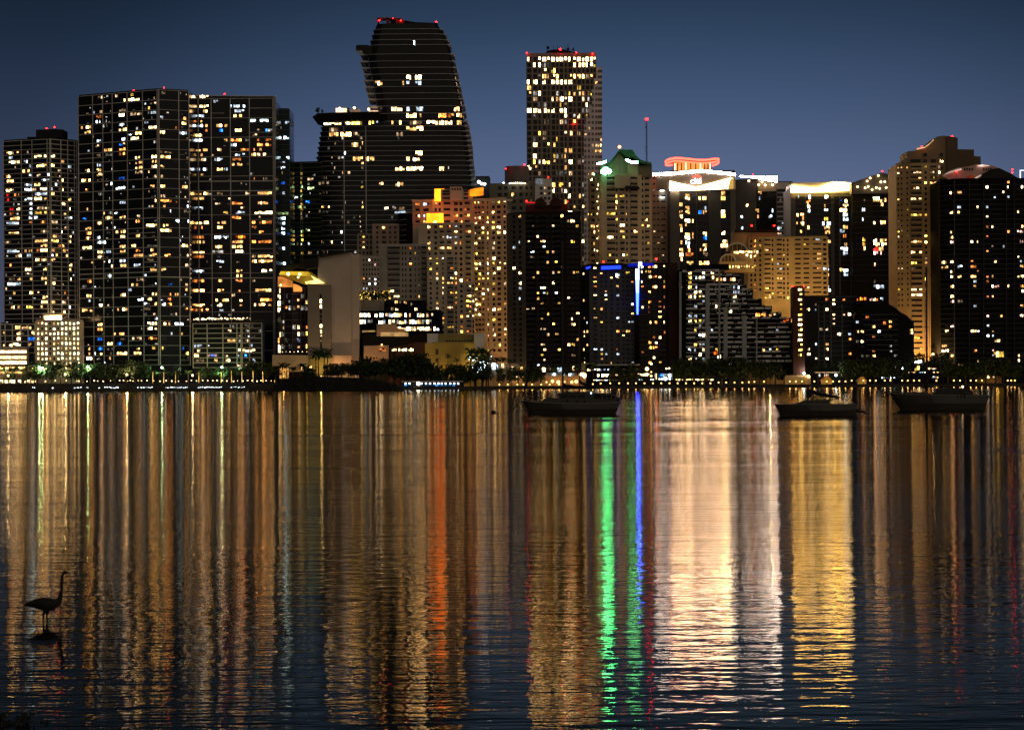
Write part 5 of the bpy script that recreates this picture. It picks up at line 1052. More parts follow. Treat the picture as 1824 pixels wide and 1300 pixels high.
band(b, 665.5, 672, 1173, 1200, 1425.4, 'cbc', .95, 4, 8); band(b, 673.5, 676.5, 1170, 1198, 1425, 'C', .95, 4, 9); band(b, 665, 676, 1166, 1171, 1426, 'cw', 1, 2, 3)
for x, y, r_, mt in ((1152.5, 657, 1.5, WARM_L), (1152, 667, 1.2, WARM_L), (1160, 669.5, .9, AMBER_L), (1160, 662.5, .6, AMBER_L), (1185.5, 674.5, 1.4, COOL_L), (1160, 648, .9, WARM_L), (1187, 656.5, .7, WARM_L), (1192, 656, .7, WARM_L)):
    q = MB(); q.ball(P(x, y, 1423), r_*.75, 8); b.part('lamp', q, mt)
b.finish()
b = Bld('shop_building', 'small dark waterfront pavilion with white lit openings, right of the blue-white restaurant window', [(1202, 1430), (1262, 1428)], 664, 8, DARKB)
band(b, 665.5, 669.5, 1203, 1230, 1427, 'Ww', .75, 2, 5); band(b, 675, 677.5, 1203, 1278, 1426, 'Ww', .6, 2, 5); b.win(*[XY(x, 660, 1427) for x in (1226, 1229)], 0, 1, ZZ(1227, 661, 1427), ZZ(1227, 656, 1427), 'C'); b.finish()
AMW = glow('amber_washed_wall', (1, .40, .03), .17)
b = Bld('garden_wall', 'low ochre wall and steps glowing amber behind the small sailboat mast', [(1398, 1422), (1444, 1420)], 671, 3, GOLD, cat='wall'); b.finish()
for x0, x1, lb in ((1464, 1482, 'small ochre hip-roofed kiosk at the right promenade, nearer the sailboat boom'), (1529, 1543, 'small ochre hip-roofed kiosk at the right promenade, between the two right boats')):
    b = Bld('kiosk', lb, [(x0, 1412), (x1, 1411)], 678, 4, GOLD, cat='kiosk'); b.block('roof', [(x0-1.5, 678.4), (x0+5, 671), (x1-5, 671), (x1+1.5, 678.4)], 1410, 1417, paint('ochre_roof', (.45, .27, .08))); b.finish()
b = Bld('marina_building', 'long low dark clubhouse with thin white lit strips behind the largest right boat', [(1562, 1440), (1705, 1436)], 652, 10, DARKB)
band(b, 653.5, 658, 1571, 1610, 1435, 'CWc', .85, 3, 8); band(b, 662, 664, 1600, 1706, 1434, 'CWwp', .7, 3, 9); band(b, 672, 674, 1570, 1596, 1433, 'C', .8, 2, 6); band(b, 670, 674, 1655, 1672, 1433, 'cw', .6, 1.5, 3); band(b, 655, 658, 1650, 1668, 1434, 'wp', .5, 2, 5)
b.win(*[XY(x, 656, 1434.8) for x in (1629, 1638)], 0, 1, ZZ(1633, 661, 1435), ZZ(1633, 652, 1435), 'y'); b.block('roof_slab', [(1600, 663.2), (1600, 662), (1712, 661), (1712, 662.2)], 1428, 1436, GREYD)
for x, y, r_ in ((1586, 673, 1.1), (1636, 644.5, 1.3), (1640, 643.5, 1.1), (1631, 645, .8)):
    q = MB(); q.ball(P(x, y, 1431), r_*.7, 8); b.part('lamp', q, COOL_L)
b.block('pole_base', [(1627, 650), (1627, 646), (1646, 646), (1646, 650)], 1433, 1440, GREYD); b.finish()
b = Bld('villa', 'low ochre-lit building half hidden by trees at the right end', [(1742, 1428), (1784, 1426)], 652, 8, paint('ochre_villa', (.40, .26, .10)))
b.punched(0, 676, 3, [(1750, 4, 'w'), (1760, 4, 'w'), (1770, 4, 'w')], .1, 'd'); b.finish()
for x, w_, y0, lb in ((1427, 26, 668, 'low white canopy building under a bright white lamp beside the small sailboat mast'), (1485, 60, 663, 'long low pinkish flat-roofed clubhouse above the two kiosks')):
    b = Bld('shop_building', lb, [(x-w_/2, 1432), (x+w_/2, 1430)], y0, 6, GREYD); b.block('roof_slab', [(x-w_/2-2, y0+1.6), (x-w_/2-2, y0-1), (x+w_/2+2, y0-1), (x+w_/2+2, y0+1.6)], 1427, 1436, PEACH)
    band(b, y0+3, y0+8, x-w_/2+3, x+w_/2-3, 1429, 'ddeC', .4, 2, 5); b.finish()
# ------------------------------------------------------------------ lamps
def lamp_proto(name, label, cat, h, r, mt, power=0, col=(1, .7, .4), arm=0, grp=None):
    t = thing(name, label, cat, (0, 0, 0), grp)
    q = MB(); q.tube([(0, 0, 0), (0, 0, h-r*.8)], [.11, .07], 6)
    if arm: q.tube([(0, 0, h-r), (-arm*.5, 0, h+.2), (-arm, 0, h+.1)], .06, 5)
    q.build('pole', BLACK if not arm else PALE, t)
    q = MB(); q.ball((0, 0, 0), r, 10); g_ = q.build('globe', mt, t); g_.location = (-arm, 0, h)
    if power:
        l = bpy.data.lights.new('lamp_light', 'POINT'); l.energy = power; l.color = col; l.shadow_soft_size = r
        lo = bpy.data.objects.new('lamp_light', l); COL.objects.link(lo); lo.parent = t; lo.location = (-arm, 0, h+r+.1) if not arm else (-arm, 0, h-r-.1)
    return t
def put(proto, x, y, D, zb, first, sc=1, **k):
    """stand a lamp so that its globe is where the photo shows it"""
    p = P(x, y, D); h = proto['_h']; s = (p.z-zb)/h
    if first: proto.location = (p.x, D, zb); proto.scale = (s, s, s); o = proto
    else: o = dup(proto, (p.x, D, zb), 0, s, **k)
    for ch in o.children:
        if ch.name.startswith('globe'): g_ = sc/s; ch.scale = (g_, g_, g_)
    return o
G1 = 'tall warm lamps on the left promenade'
pr = lamp_proto('street_lamp', 'tall warm globe lamp on the left promenade, one of four spaced far apart', 'street lamp', 5, .62, WARM_L, 6500, (1, .72, .4), 0, G1); pr['_h'] = 5.0
for k, (x, y) in enumerate([(14.5, 669), (116, 667), (226, 667), (343, 668.5)]): put(pr, x, y, 1416, 5.0, k == 0)
pr = lamp_proto('street_lamp', 'tall curved-arm lamp with a greenish white head at the dark trees near the beige block', 'street lamp', 9, .6, GRN_L, 6000, (.6, 1, .5), 1.2); pr['_h'] = 9.0
for k, (x, y, lb) in enumerate([(79, 655.5, 0), (160.5, 653, 'greenish white street lamp shining out of the dark trees right of the beige block'), (292, 654.5, 'yellow-green street lamp among palms below the widest glass tower'), (398.5, 654, 'cool white street lamp among palms below the curved glass podium'), (74, 654, 'dim greenish lamp just left of the curved-arm lamp')]):
    o = put(pr, x, y, 1421, 5.0, k == 0); 
    if lb: o['label'] = lb
G2 = 'small lamps along the left promenade'
pr = lamp_proto('bollard_lamp', 'small warm lamp in the low crowded row along the left promenade edge', 'lamp', 1.2, .26, WARM_L, 0, grp=G2); pr['_h'] = 1.2
xs = [63, 81, 98.5, 118, 137, 140.5, 155, 168, 174, 184, 197, 213, 220, 227.5, 232, 237, 246, 252, 262, 274, 285, 296, 306, 318, 332, 341, 350, 361, 370, 379, 387, 396, 404, 416, 423, 433, 441, 449, 458, 465, 474, 483]
for k, x in enumerate(xs):
    o = put(pr, x, 678+RND.uniform(-1.3, .6)-(x-912)*.0009, 1409.4, 5.35, k == 0, RND.uniform(.6, 1.35))
G3 = 'dock lights under the left promenade'
pr = lamp_proto('dock_light', 'tiny white dock light under the left promenade, in a row at the water', 'lamp', 1.1, .15, COOL_L, 0, grp=G3); pr['_h'] = 1.1
k = 0
for x0, x1, n in ((58, 62, 2), (92, 95, 2), (131, 146, 7), (153, 158, 3), (176, 178, 2), (185, 212, 10), (243, 273, 11), (294, 334, 15), (352, 395, 17), (409, 436, 10)):
    for j in range(n):
        x = x0+(x1-x0)*(j+RND.uniform(.1, .9))/n; o = put(pr, x, 690.3+RND.uniform(-1, .8)-(x-912)*.002-1.5, 1400, 1.7, k == 0, RND.uniform(.5, 1.5)); k += 1
G4 = 'round lamps along the right promenade wall'
pr = lamp_proto('bollard_lamp', 'round amber lamp in the even row along the right promenade wall', 'lamp', 1.3, .42, AMBER_L, 260, (1, .6, .2), 0, G4); pr['_h'] = 1.3
LX = [(889.6, 685), (904.4, 685), (921.7, 685), (932.4, 685), (948, 685), (964, 685), (979, 685), (995.7, 685), (1056, 684), (1070, 683)]+[(x, 682.5) for x in (1087, 1103, 1118.5, 1132.8, 1148, 1163, 1178, 1192.6, 1207, 1222, 1236.6, 1251, 1265.5)]+[(x, 681.3) for x in (1280, 1293.7, 1308.4, 1322.4)]+[(1333.8, 680.5), (1343.7, 680), (1360.8, 679.7)]+[(x, 679.3) for x in (1406.8, 1417.6, 1428.8, 1450.7, 1472.6, 1484, 1495, 1506)]+[(x, 677.8) for x in (1517, 1538, 1549.7, 1560, 1576, 1586, 1607, 1617, 1628, 1637.6, 1668, 1699, 1710, 1729, 1739, 1749, 1795, 1801.4, 1807.6)]
mq = MB(); pp = None
for k, (x, y) in enumerate(LX): put(pr, x, y, 1405, 1.95, k == 0)
mq.box(XY(868, 685, 1404)[0], 1300, 1403.8, 1405.6, 1.4, 1.98)
o = mq.build('promenade_wall', paint('ochre_low_wall', (.22, .16, .08)), None, off=(200, 1404.6, 1.4)); tag(o, 'long low ochre wall carrying the row of round lamps on the right shore', 'wall')
pr = lamp_proto('street_lamp', 'bright white flood lamp on a pole left of the small sailboat mast', 'street lamp', 6, .8, COOL_L, 1500, (.85, .93, 1)); pr['_h'] = 6.0
for k, (x, y, lb) in enumerate([(1432, 665, 0), (1489, 668, 'cool white street lamp between the two ochre kiosks'), (1760, 671.5, 'yellow street lamp before the ochre-lit building at the right end'), (1440.5, 670.5, 'small warm lamp seen just above the small sailboat mast'), (922, 671, 'warm street lamp among trees left of the two-masted boat'), (1662, 631, 'amber lamp at the foot of the tall ochre tower'), (778, 675.5, 'peach lamp above the blue-panelled pavilion')]):
    o = put(pr, x, y, 1420 if y > 640 else 1470, 2.0, k == 0)
    if lb: o['label'] = lb
    if k > 1:
        for ch in o.children:
            if ch.name.startswith('globe'):
                ch.data = ch.data.copy(); ch.data.materials[0] = WARM_L
            if ch.type == 'LIGHT': ch.data = ch.data.copy(); ch.data.color = (1, .6, .25)
# wall-washing street lamps between the towers: unseen sodium lamps added for the facade glow
def washer(x, D, z, power, label, col=(1, .5, .16)):
    p = P(x, 640, D); t = thing('street_lamp', label, 'street lamp', (p.x, D, 2)); q = MB(); q.tube([(0+p.x, D, 2), (p.x, D, z-.3)], [.16, .1], 6); q.build('pole', BLACK, t); q = MB(); q.ball((p.x, D, z), .3, 8); q.build('globe', AMBER_L, t)
    l = bpy.data.lights.new('lamp_light', 'POINT'); l.energy = power; l.color = col; l.shadow_soft_size = .4; lo = bpy.data.objects.new('lamp_light', l); COL.objects.link(lo); lo.parent = t; lo.location = (0, -.2, z-2+.6)
washer(877, 1462, 12, 24000, 'orange street lamp at the foot of the orange-crowned tower, behind trees'); washer(893, 1466, 12, 9000, 'orange street lamp right of the one at the orange-crowned tower', (1, .45, .15))
washer(1640, 1478, 13, 26000, 'orange street lamp left of the boat mast at the foot of the ochre tower', (1, .46, .10)); washer(1668, 1478, 12, 9000, 'orange street lamp right of the boat mast at the foot of the ochre tower', (1, .42, .06))
washer(1650, 1462, 16, 34000, 'tall sodium street lamp between the black pyramid-stepped block and the ochre tower', (1, .60, .22)); washer(1372, 1518, 62, 9000, 'very tall sodium mast lamp before the ochre arched hotel, at its left', (1, .62, .22)); washer(1440, 1512, 60, 9000, 'very tall sodium mast lamp before the ochre arched hotel, at its right', (1, .62, .22)); washer(600, 1416, 12, 4200, 'warm street lamp before the blank taupe slab building', (1, .62, .35)); washer(572, 1414, 9, 2600, 'yellow street lamp under the palm cluster', (1, .72, .15)); washer(810, 1414, 11, 5200, 'warm street lamp before the windowless yellow building', (1, .72, .3))  # tall lamp and both masts are added to brighten the ochre facades
washer(660, 1424, 10, 2500, 'amber street lamp before the stepped pavilion'); washer(505, 1414, 9, 900, 'orange street lamp at the hotel entrance', (1, .4, .08))
# ------------------------------------------------------------------ trees
LEAF = [paint('dark_leaf', (.020, .030, .012), .7, .5, .6), paint('mid_leaf', (.06, .10, .03), .7, .5, .6), paint('palm_leaf', (.06, .11, .03), .7, .4, .6)]; BARK = paint('bark', (.06, .045, .032), .9)
def leafq(mb, c, s, r):
    n = Vector((r.gauss(0, 1), r.gauss(0, 1), r.gauss(0, 1)+.5)).normalized(); a = n.cross(Vector((r.gauss(0, 1), r.gauss(0, 1), r.gauss(0, 1)))).normalized(); b_ = n.cross(a)
    c = Vector(c); mb.poly([c-a*s-b_*s*.2, c+b_*s*.55-a*s*.2, c+a*s, c-b_*s*.5+a*s*.1], 0 if r.random() < .6 else 1)
def broad_proto(seed, h=10, wd=9):
    r = random.Random(seed); t = thing('tree', '', 'tree', (0, 0, 0)); tr = MB(); cr_ = MB()
    tr.tube([(0, 0, -1), (.1, 0, h*.2), (.2*r.uniform(-1, 1), .1, h*.45)], [.42, .32, .2], 7)
    for k in range(9):
        an = k*2.4+r.uniform(-.3, .3); R_ = wd*.5*r.uniform(.3, .72); zc = h*r.uniform(.36, .88); cx_, cy_ = R_*math.cos(an), R_*math.sin(an)
        tr.tube([(0, 0, h*r.uniform(.22, .42)), (cx_*.5, cy_*.5, zc*.8), (cx_, cy_, zc)], [.17, .11, .04], 5)
        br = wd*r.uniform(.13, .24)
        for j in range(70):
            d = Vector((r.gauss(0, 1), r.gauss(0, 1), r.gauss(0, .7))).normalized()*br*r.uniform(.45, 1.08)
            leafq(cr_, (cx_+d.x, cy_+d.y, min(h*1.04, zc+d.z)), r.uniform(.4, .85), r)
    for j in range(150):
        an = r.uniform(0, 6.28); R_ = wd*.42*math.sqrt(r.random()); leafq(cr_, (R_*math.cos(an), R_*math.sin(an), h*r.uniform(.3, .98)), r.uniform(.4, .85), r)
    tr.build('trunk', BARK, t); cr_.build('crown', [LEAF[0], LEAF[1]], t); t['_h'] = h; t['_w'] = wd; return t
def palm_proto(seed, h=9, lit=False):
    r = random.Random(seed); t = thing('palm_tree', '', 'palm tree', (0, 0, 0)); tr = MB(); cr_ = MB(); lean = r.uniform(-.5, .5)
    tr.tube([(0, 0, -1), (lean*.3, 0, h*.35), (lean, 0, h*.8)], [.26, .2, .16], 7)
    for k in range(20):
        an = k*2.4; el_ = r.uniform(-.35, 1.1); L = r.uniform(2.2, 3.0); prev = Vector((lean, 0, h*.8)); d = Vector((math.cos(an)*math.cos(el_), math.sin(an)*math.cos(el_), math.sin(el_))); sd = Vector((-math.sin(an), math.cos(an), 0))
        for j in range(6):
            nx = prev+d*L/6; d = (d+Vector((0, 0, -.22))).normalized(); w0 = .55*(1-abs(j-2)/6.)
            for s_ in (-1, 1): cr_.poly([prev, nx, nx+sd*s_*w0*.8+Vector((0, 0, -.28)), prev+sd*s_*w0+Vector((0, 0, -.3))], 0)
            prev = nx
    tr.build('trunk', BARK if not lit else glow('light_wrapped_trunk', (1, .62, .14), 1.8, True, .7, 1.3), t); cr_.build('crown', [LEAF[2]], t); t['_h'] = h; t['_w'] = 5.5; return t
BP_ = [broad_proto(1, 10, 10), broad_proto(2, 9, 12), broad_proto(3, 12, 9)]; PP_ = [palm_proto(4, 9), palm_proto(5, 10)]; LP_ = palm_proto(6, 8.5, True)
used = set()
def plant(proto, x, yt, yb, w_, D, label, group=None, zb=None):
    zb = ZZ(x, yb, D) if zb is None else zb; H_ = ZZ(x, yt, D)-zb; W_ = w_*D/F; sx_ = W_/proto['_w']; sz = H_/proto['_h']; loc = (XY(x, yb, D)[0], D, zb); rz = RND.uniform(0, 6.28)
    if id(proto) not in used: used.add(id(proto)); o = proto; o.location = loc; o.rotation_euler = (0, 0, rz); o.scale = (sx_, sx_, sz)
    else: o = dup(proto, loc, rz, (sx_, sx_, sz))
    o['label'] = label
    if group: o['group'] = group
    elif 'group' in o: del o['group']
    return o
def row(protos, xs, y0, yb, w_, D, label, group, jit=4, zb=None, fix=None):
    for k, x in enumerate(xs):
        p_ = protos[k % len(protos)] if protos is not None else None
        plant(p_, x+RND.uniform(-3, 3), y0+RND.uniform(-jit, jit), yb, w_*RND.uniform(.85, 1.2), D+RND.uniform(-3, 3), label, group, zb)
row(BP_, [70, 90, 108, 127, 146, 165, 184, 203, 222, 240, 256], 645, 684, 30, 1424, 'dense dark tree in the tall hedge line before the beige block and widest glass tower', 'dark trees behind the left promenade', 4, 4.8)
row(BP_, [20, 46, 60], 652, 684, 20, 1426, 'dark tree before the parking decks at the left end', 'dark trees before the parking decks', 4, 4.8)
row(PP_, [33, 50, 8], 647, 684, 18, 1418, 'dark palm before the parking decks at the left end', 'palms before the parking decks', 2, 5)
row(PP_, [246, 264, 281, 300, 318, 333, 356, 372, 384, 405, 423], 659, 682, 17, 1419, 'green lamp-lit palm on the left promenade below the podium', 'lamp-lit palms on the left promenade', 4, 5)
row([BP_[0], BP_[2]], [362, 380, 402, 420], 657, 682, 22, 1424, 'green lamp-lit leafy tree behind the palms below the podium', 'lamp-lit trees below the podium', 3, 4.8)
for k, x in enumerate([272, 291.5, 312.5, 354, 394, 412.5, 431, 451, 468.5, 489]): plant(LP_, x, 655+RND.uniform(-2, 2), 682, 13, 1412, 'small palm whose trunk is wrapped in glowing yellow lights, on the left promenade', 'palms with light-wrapped trunks', 5)
row([BP_[2], PP_[0], BP_[1]], [442, 455, 468, 478], 645, 684, 24, 1422, 'black tree right of the podium at the end of the left promenade', 'black trees at the end of the left promenade', 4, 4.5)
row(PP_, [488, 500, 512, 524, 536, 549, 558], 648, 674, 22, 1404, 'dark palm on the headland before the curved hotel wing', 'palms on the headland', 5)
row([BP_[0], BP_[1]], [492, 545, 556], 655, 674, 20, 1400, 'dark low tree between the headland palms', 'low trees between the headland palms', 4)
row([PP_[1]], [564, 570, 576, 581], 621, 672, 24, 1407, 'tall palm of the cluster rising before the blank taupe slab building', 'tall palm cluster', 3)
row(BP_, [590, 604, 618, 632, 646, 660, 672], 648, 676, 34, 1402, 'wide black tree on the headland before the slab building', 'black trees on the headland', 4)
row([BP_[1], BP_[0]], [640, 655, 690, 705], 640, 676, 36, 1412, 'broad black tree behind the headland, before the stepped pavilion', 'black trees before the stepped pavilion', 4)
row([BP_[0], BP_[2]], [712, 728, 742, 750], 632, 684, 42, 1408, 'tall black tree before the amber window strip', 'tall black trees before the amber window strip', 4, 2)
row(BP_, [765, 780, 796, 812, 826], 649, 684, 34, 1408, 'black tree before the windowless yellow building', 'black trees before the yellow building', 4, 2)
plant(PP_[0], 798, 628, 655, 13, 1420, 'small dark palm outlined against the windowless yellow building'); plant(PP_[1], 814, 636, 660, 15, 1419, 'lower dark palm against the yellow building, right of the small palm')
for x, yt in ((838, 616), (848, 617), (860, 615), (870, 618)): plant(PP_[1], x, yt, 680, 24, 1412, 'tall dark palm at the right end of the yellow building', 'tall palms beside the yellow building', 2)
t_ = None
for x, yt, w_ in ((846, 645, 46), (858, 638, 34), (866, 652, 32)):
    o = plant(BP_[0], x, yt, 686, w_, 1406, 'big black tree sprinkled with tiny white lights, left of the arched villa', 'black trees with tiny lights')
q = MB(); 
for k in range(34):
    p = P(RND.gauss(856, 11), RND.uniform(634, 666), 1403); q.ball(p, RND.uniform(.10, .30), 6)
o = q.build('fairy_lights', CODE['C'], None, off=tuple(P(856, 650, 1403))); tag(o, 'scattered tiny white lights strung through the big black tree', 'string lights')
row(PP_, [877, 886, 896, 906], 637, 684, 20, 1428, 'green palm on the terrace left of the dark brown tower', 'terrace palms by the dark brown tower', 3, 12)
row(BP_, [893, 908, 924, 938, 950, 960], 656, 686, 24, 1412, 'leafy tree with lights shining through, before the arched villa', 'trees before the arched villa', 3, 2)
row([PP_[0], BP_[2], PP_[1]], [985, 1013, 1028, 1060], 647, 686, 20, 1424, 'dark tree between the arched windows of the villa', 'dark trees between the villa windows', 4, 2)
row(BP_, [1092, 1110, 1124, 1136], 652, 682, 24, 1418, 'black tree hiding the middle of the white-lit restaurant', 'black trees before the restaurant', 4, 2)
row(BP_, [1206, 1222, 1238, 1254, 1270, 1286, 1302, 1318, 1334, 1350, 1366, 1382], 643, 684, 34, 1414, 'black tree in the row below the staircase-roofed apartments', 'black trees below the staircase-roofed apartments', 6, 2)
row(BP_, [1396, 1412, 1446, 1462, 1478, 1494], 650, 680, 30, 1440, 'black tree behind the kiosks below the slim yellow-windowed tower', 'black trees behind the kiosks', 6, 2)
row(BP_, [1510, 1526, 1542, 1558, 1574, 1590, 1606], 640, 680, 36, 1424, 'black tree below the pyramid-stepped apartments', 'black trees below the pyramid-stepped apartments', 6, 2)
row(BP_, [1622, 1640, 1655, 1672], 632, 680, 32, 1444, 'black tree at the foot of the ochre tower', 'black trees at the ochre tower', 4, 2)
plant(PP_[0], 1662, 610, 640, 14, 1446, 'dark palm lit orange at the foot of the ochre tower')
row(BP_, [1690, 1706, 1722, 1738, 1754, 1772, 1790, 1808], 645, 680, 34, 1418, 'black tree below the broad black tower at the right edge', 'black trees at the right edge', 8, 2)
for x, yt, w_ in ((566, 192, 9), (574, 195.5, 5), (620, 192.5, 6)): plant(BP_[0], x, yt, 203, w_, 1654, 'small round tree on the roof terrace of the tall curved tower', 'roof terrace trees')
row([BP_[1]], [648, 662, 676, 688], 519, 537, 17, 1446, 'small tree full of tiny lights on the roof garden of the office block', 'lit roof garden trees', 1)
q = MB()
for k in range(170): q.ball(P(RND.uniform(640, 695), RND.uniform(518, 535), RND.uniform(1442, 1449)), RND.uniform(.07, .2), 6)
o = q.build('fairy_lights', CODE['y'], None, off=tuple(P(667, 527, 1442.5))); tag(o, 'dense yellow-white string lights in the roof garden above the office bands', 'string lights')
# ------------------------------------------------------------------ boats
HULL = paint('dark_hull_paint', (.062, .058, .052), .35, .1, .5, .5); DECK = paint('deck', (.05, .047, .042), .6); CANV = paint('dark_canvas', (.012, .012, .014), .9); MASTM = paint('dull_mast', (.03, .03, .03), .4); STEEL = paint('rail_steel', (.24, .24, .23), .3)
def curve(pts, t):
    f = t*(len(pts)-1); i = min(int(f), len(pts)-2); q = f-i; return pts[i][0]+(pts[i+1][0]-pts[i][0])*q, pts[i][1]+(pts[i+1][1]-pts[i][1])*q
def resample(pts, n):
    L = [0]
    for p, q in zip(pts, pts[1:]): L.append(L[-1]+math.hypot(q[0]-p[0], q[1]-p[1]))
    out = []
    for k in range(n+1):
        d = L[-1]*k/n; i = max(j for j in range(len(pts)-1) if L[j] <= d+1e-9); t = (d-L[i])/(L[i+1]-L[i]); out.append((pts[i][0]+(pts[i+1][0]-pts[i][0])*t, pts[i][1]+(pts[i+1][1]-pts[i][1])*t))
    return out
def boat(name, label, sheer, wl, D, beam, n=20):
    t = thing(name, label, 'boat', tuple(P((sheer[0][0]+sheer[-1][0])/2, wl[0][1], D)*1.0)); hm = MB(); S = resample(sheer, n); W = resample(wl, n); secs = []
    for k in range(n+1):
        s = k/n; hb = beam/2*max(.02, min(1, (s*2.4)**.62))*(1-.28*max(0, s-.55)/.45)
        T = P(*S[k], D); B_ = P(*W[k], D); mid = T*.45+B_*.55
        secs.append([(T.x, D-hb, T.z), (mid.x, D-hb*.96, mid.z), (B_.x, D-hb*.72, 0.0), (B_.x+.1, D, -.6), (B_.x, D+hb*.72, 0.0), (mid.x, D+hb*.96, mid.z), (T.x, D+hb, T.z)])
    for a_, b_ in zip(secs, secs[1:]):
        for j in range(6): hm.quad(a_[j], a_[j+1], b_[j+1], b_[j])
    hm.poly(secs[-1]); hm.poly(secs[0]); hm.build('hull', HULL, t, smooth=True)
    dm = MB()
    for a_, b_ in zip(secs, secs[1:]): dm.quad(tuple(Vector(a_[0])-Vector((0, 0, .05))), tuple(Vector(a_[6])-Vector((0, 0, .05))), tuple(Vector(b_[6])-Vector((0, 0, .05))), tuple(Vector(b_[0])-Vector((0, 0, .05))))
    dm.build('deck', DECK, t)
    rb = MB()
    for j in (0, 6): rb.tube([s_[j] for s_ in secs], .05, 5)
    rb.build('gunwale', STEEL, t); return t, secs
def solid(t, name, pts, D, hw, mat, taper=.9):
    q = MB(); f = [P(x, y, D) for x, y in pts]; n = len(f); i = 0
    zmin = min(p.z for p in f); zmax = max(p.z for p in f)
    q.v = [(p.x, D-hw*(1-(1-taper)*(p.z-zmin)/(zmax-zmin)), p.z) for p in f]+[(p.x, D+hw*(1-(1-taper)*(p.z-zmin)/(zmax-zmin)), p.z) for p in f]
    for k in range(n):
        j = (k+1) % n; q.f.append((k, n+k, n+j, j)); q.m.append(0)
    q.f += [tuple(range(n)), tuple(2*n-1-k for k in range(n))]; q.m += [0, 0]; return q.build(name, mat, t)
def wire(t, name, segs, D, r, mat=MASTM, n=6):
    q = MB()
    for pts, off in segs: q.tube([P(x, y, D)+Vector((0, off, 0)) for x, y in pts], r, n)
    return q.build(name, mat, t)
def rails(t, name, pts, D, hw, posts, drop):
    q = MB()
    for o_ in (-hw, hw):
        q.tube([P(x, y, D)+Vector((0, o_, 0)) for x, y in pts], .022, 5); q.tube([P(x, y+drop*.5, D)+Vector((0, o_, 0)) for x, y in pts], .016, 4)
        for x, y in posts: q.tube([P(x, y, D)+Vector((0, o_, 0)), P(x, y+drop, D)+Vector((0, o_, 0))], .022, 5)
    return q.build(name, STEEL, t)
# two-masted boat, left
D = 319
t, secs = boat('sailboat', 'two-masted dark sailboat with a pilot house, leftmost of the three moored boats', [(928, 713), (933, 713.5), (950, 716), (990, 718), (1050, 718.5), (1090, 717), (1106, 715)], [(945, 737), (960, 737), (1000, 737), (1050, 737), (1090, 737), (1096, 736)], D, 3.9)
solid(t, 'cabin', [(962, 717.5), (973, 708.5), (985, 708), (998, 709.5), (1040, 710), (1052, 709), (1098, 712), (1098, 719), (962, 718.5)], D, 1.4, DECK)
solid(t, 'pilot_house', [(997, 712), (991.5, 700.5), (1010, 698), (1056, 697.5), (1060, 712)], D, 1.25, paint('pilot_house', (.02, .02, .022), .4)); solid(t, 'dodger', [(1056, 712), (1059, 700), (1090, 701), (1095, 706), (1103, 709), (1103, 716), (1058, 716)], D, 1.3, CANV)
q = MB()
for x0, x1 in ((999, 1010), (1013, 1026), (1029, 1042)):
    q.quad(P(x0, 708.5, D-1.27), P(x1, 708.5, D-1.27), P(x1, 702.5, D-1.255), P(x0, 702.5, D-1.255))
q.build('cabin_window', GLASS, t)
for x in (1011, 1028, 1042): q = MB(); p = P(x, 714.5, D-1.42); q.tube([p, p+Vector((0, -.05, 0))], .17, 10); q.build('porthole', GLASS, t)
wire(t, 'mast', [([(1002.5, 712), (1001.5, 430)], 0)], D, .13); wire(t, 'mast', [([(1032.5, 712), (1031.5, 560)], 0)], D, .09)
q = MB()
for (x0, y0), (x1, y1), r_ in (((1003, 688), (1060, 691), .20), ((1032, 683), (1066, 689), .15)):
    q.tube([P(x0, y0-5, D), P(x0+4, y0-.5, D), P(x0*.6+x1*.4, y0*.6+y1*.4+.5, D), P(x1, y1, D)], [.16, r_*1.4, r_*1.2, r_*.5], 8)
q.build('furled_sail', CANV, t); wire(t, 'boom', [([(1003, 691.5), (1062, 692.5)], 0), ([(1033, 687.5), (1068, 691)], 0)], D, .06)
q = MB(); q.tube([P(931, 706, D), P(940, 676, D), P(953, 631, D), P(975, 555, D), P(1000.5, 440, D)], [.12, .19, .17, .11, .04], 8); q.build('furled_jib', CANV, t)
wire(t, 'rigging', [([(1002, 450), (1032, 570)], 0), ([(1002, 432), (1003, 717)], -1.7), ([(1002, 432), (1003, 717)], 1.7), ([(1002, 520), (1012, 717)], -1.7), ([(1032, 562), (1104, 714)], 0)], D, .022, MASTM, 4)
rails(t, 'pulpit', [(927, 703), (938, 704), (950, 708)], D, .6, [(929, 703.2), (938, 704), (949, 708)], 10); rails(t, 'stern_rail', [(1070, 703), (1090, 703.5), (1104, 706)], D, 1.3, [(1072, 703), (1080, 703), (1088, 703.5), (1096, 705), (1103, 706)], 11)
q = MB(); q.ball(P(1053, 700, D-1.36), .10, 8); q.build('deck_light', glow('boat_light', (.7, .85, 1), 7, False), t)
wire(t, 'mooring_line', [([(929, 716), (918, 725), (907, 735)], 0)], D, .03, BLACK, 4)
p = P(879, 734.5, 330); q = MB(); q.ball(p, .36, 12); q.tube([(p.x, p.y, p.z+.3), (p.x, p.y, p.z+.5)], .05, 6); o = q.build('mooring_buoy', BLACK, None, off=(p.x, p.y, 0), smooth=True); tag(o, 'round black mooring buoy floating left of the two-masted boat', 'buoy')
p = P(905.5, 735.7, 321); q = MB(); q.ball(p, .17, 10, sz=.8); q.tube([p, P(893, 736.2, 325), P(884, 735.8, 329)], .03, 4); o = q.build('float', BLACK, None, off=(p.x, p.y, 0)); tag(o, 'small dark float on a line between the round buoy and the two-masted boat', 'buoy')
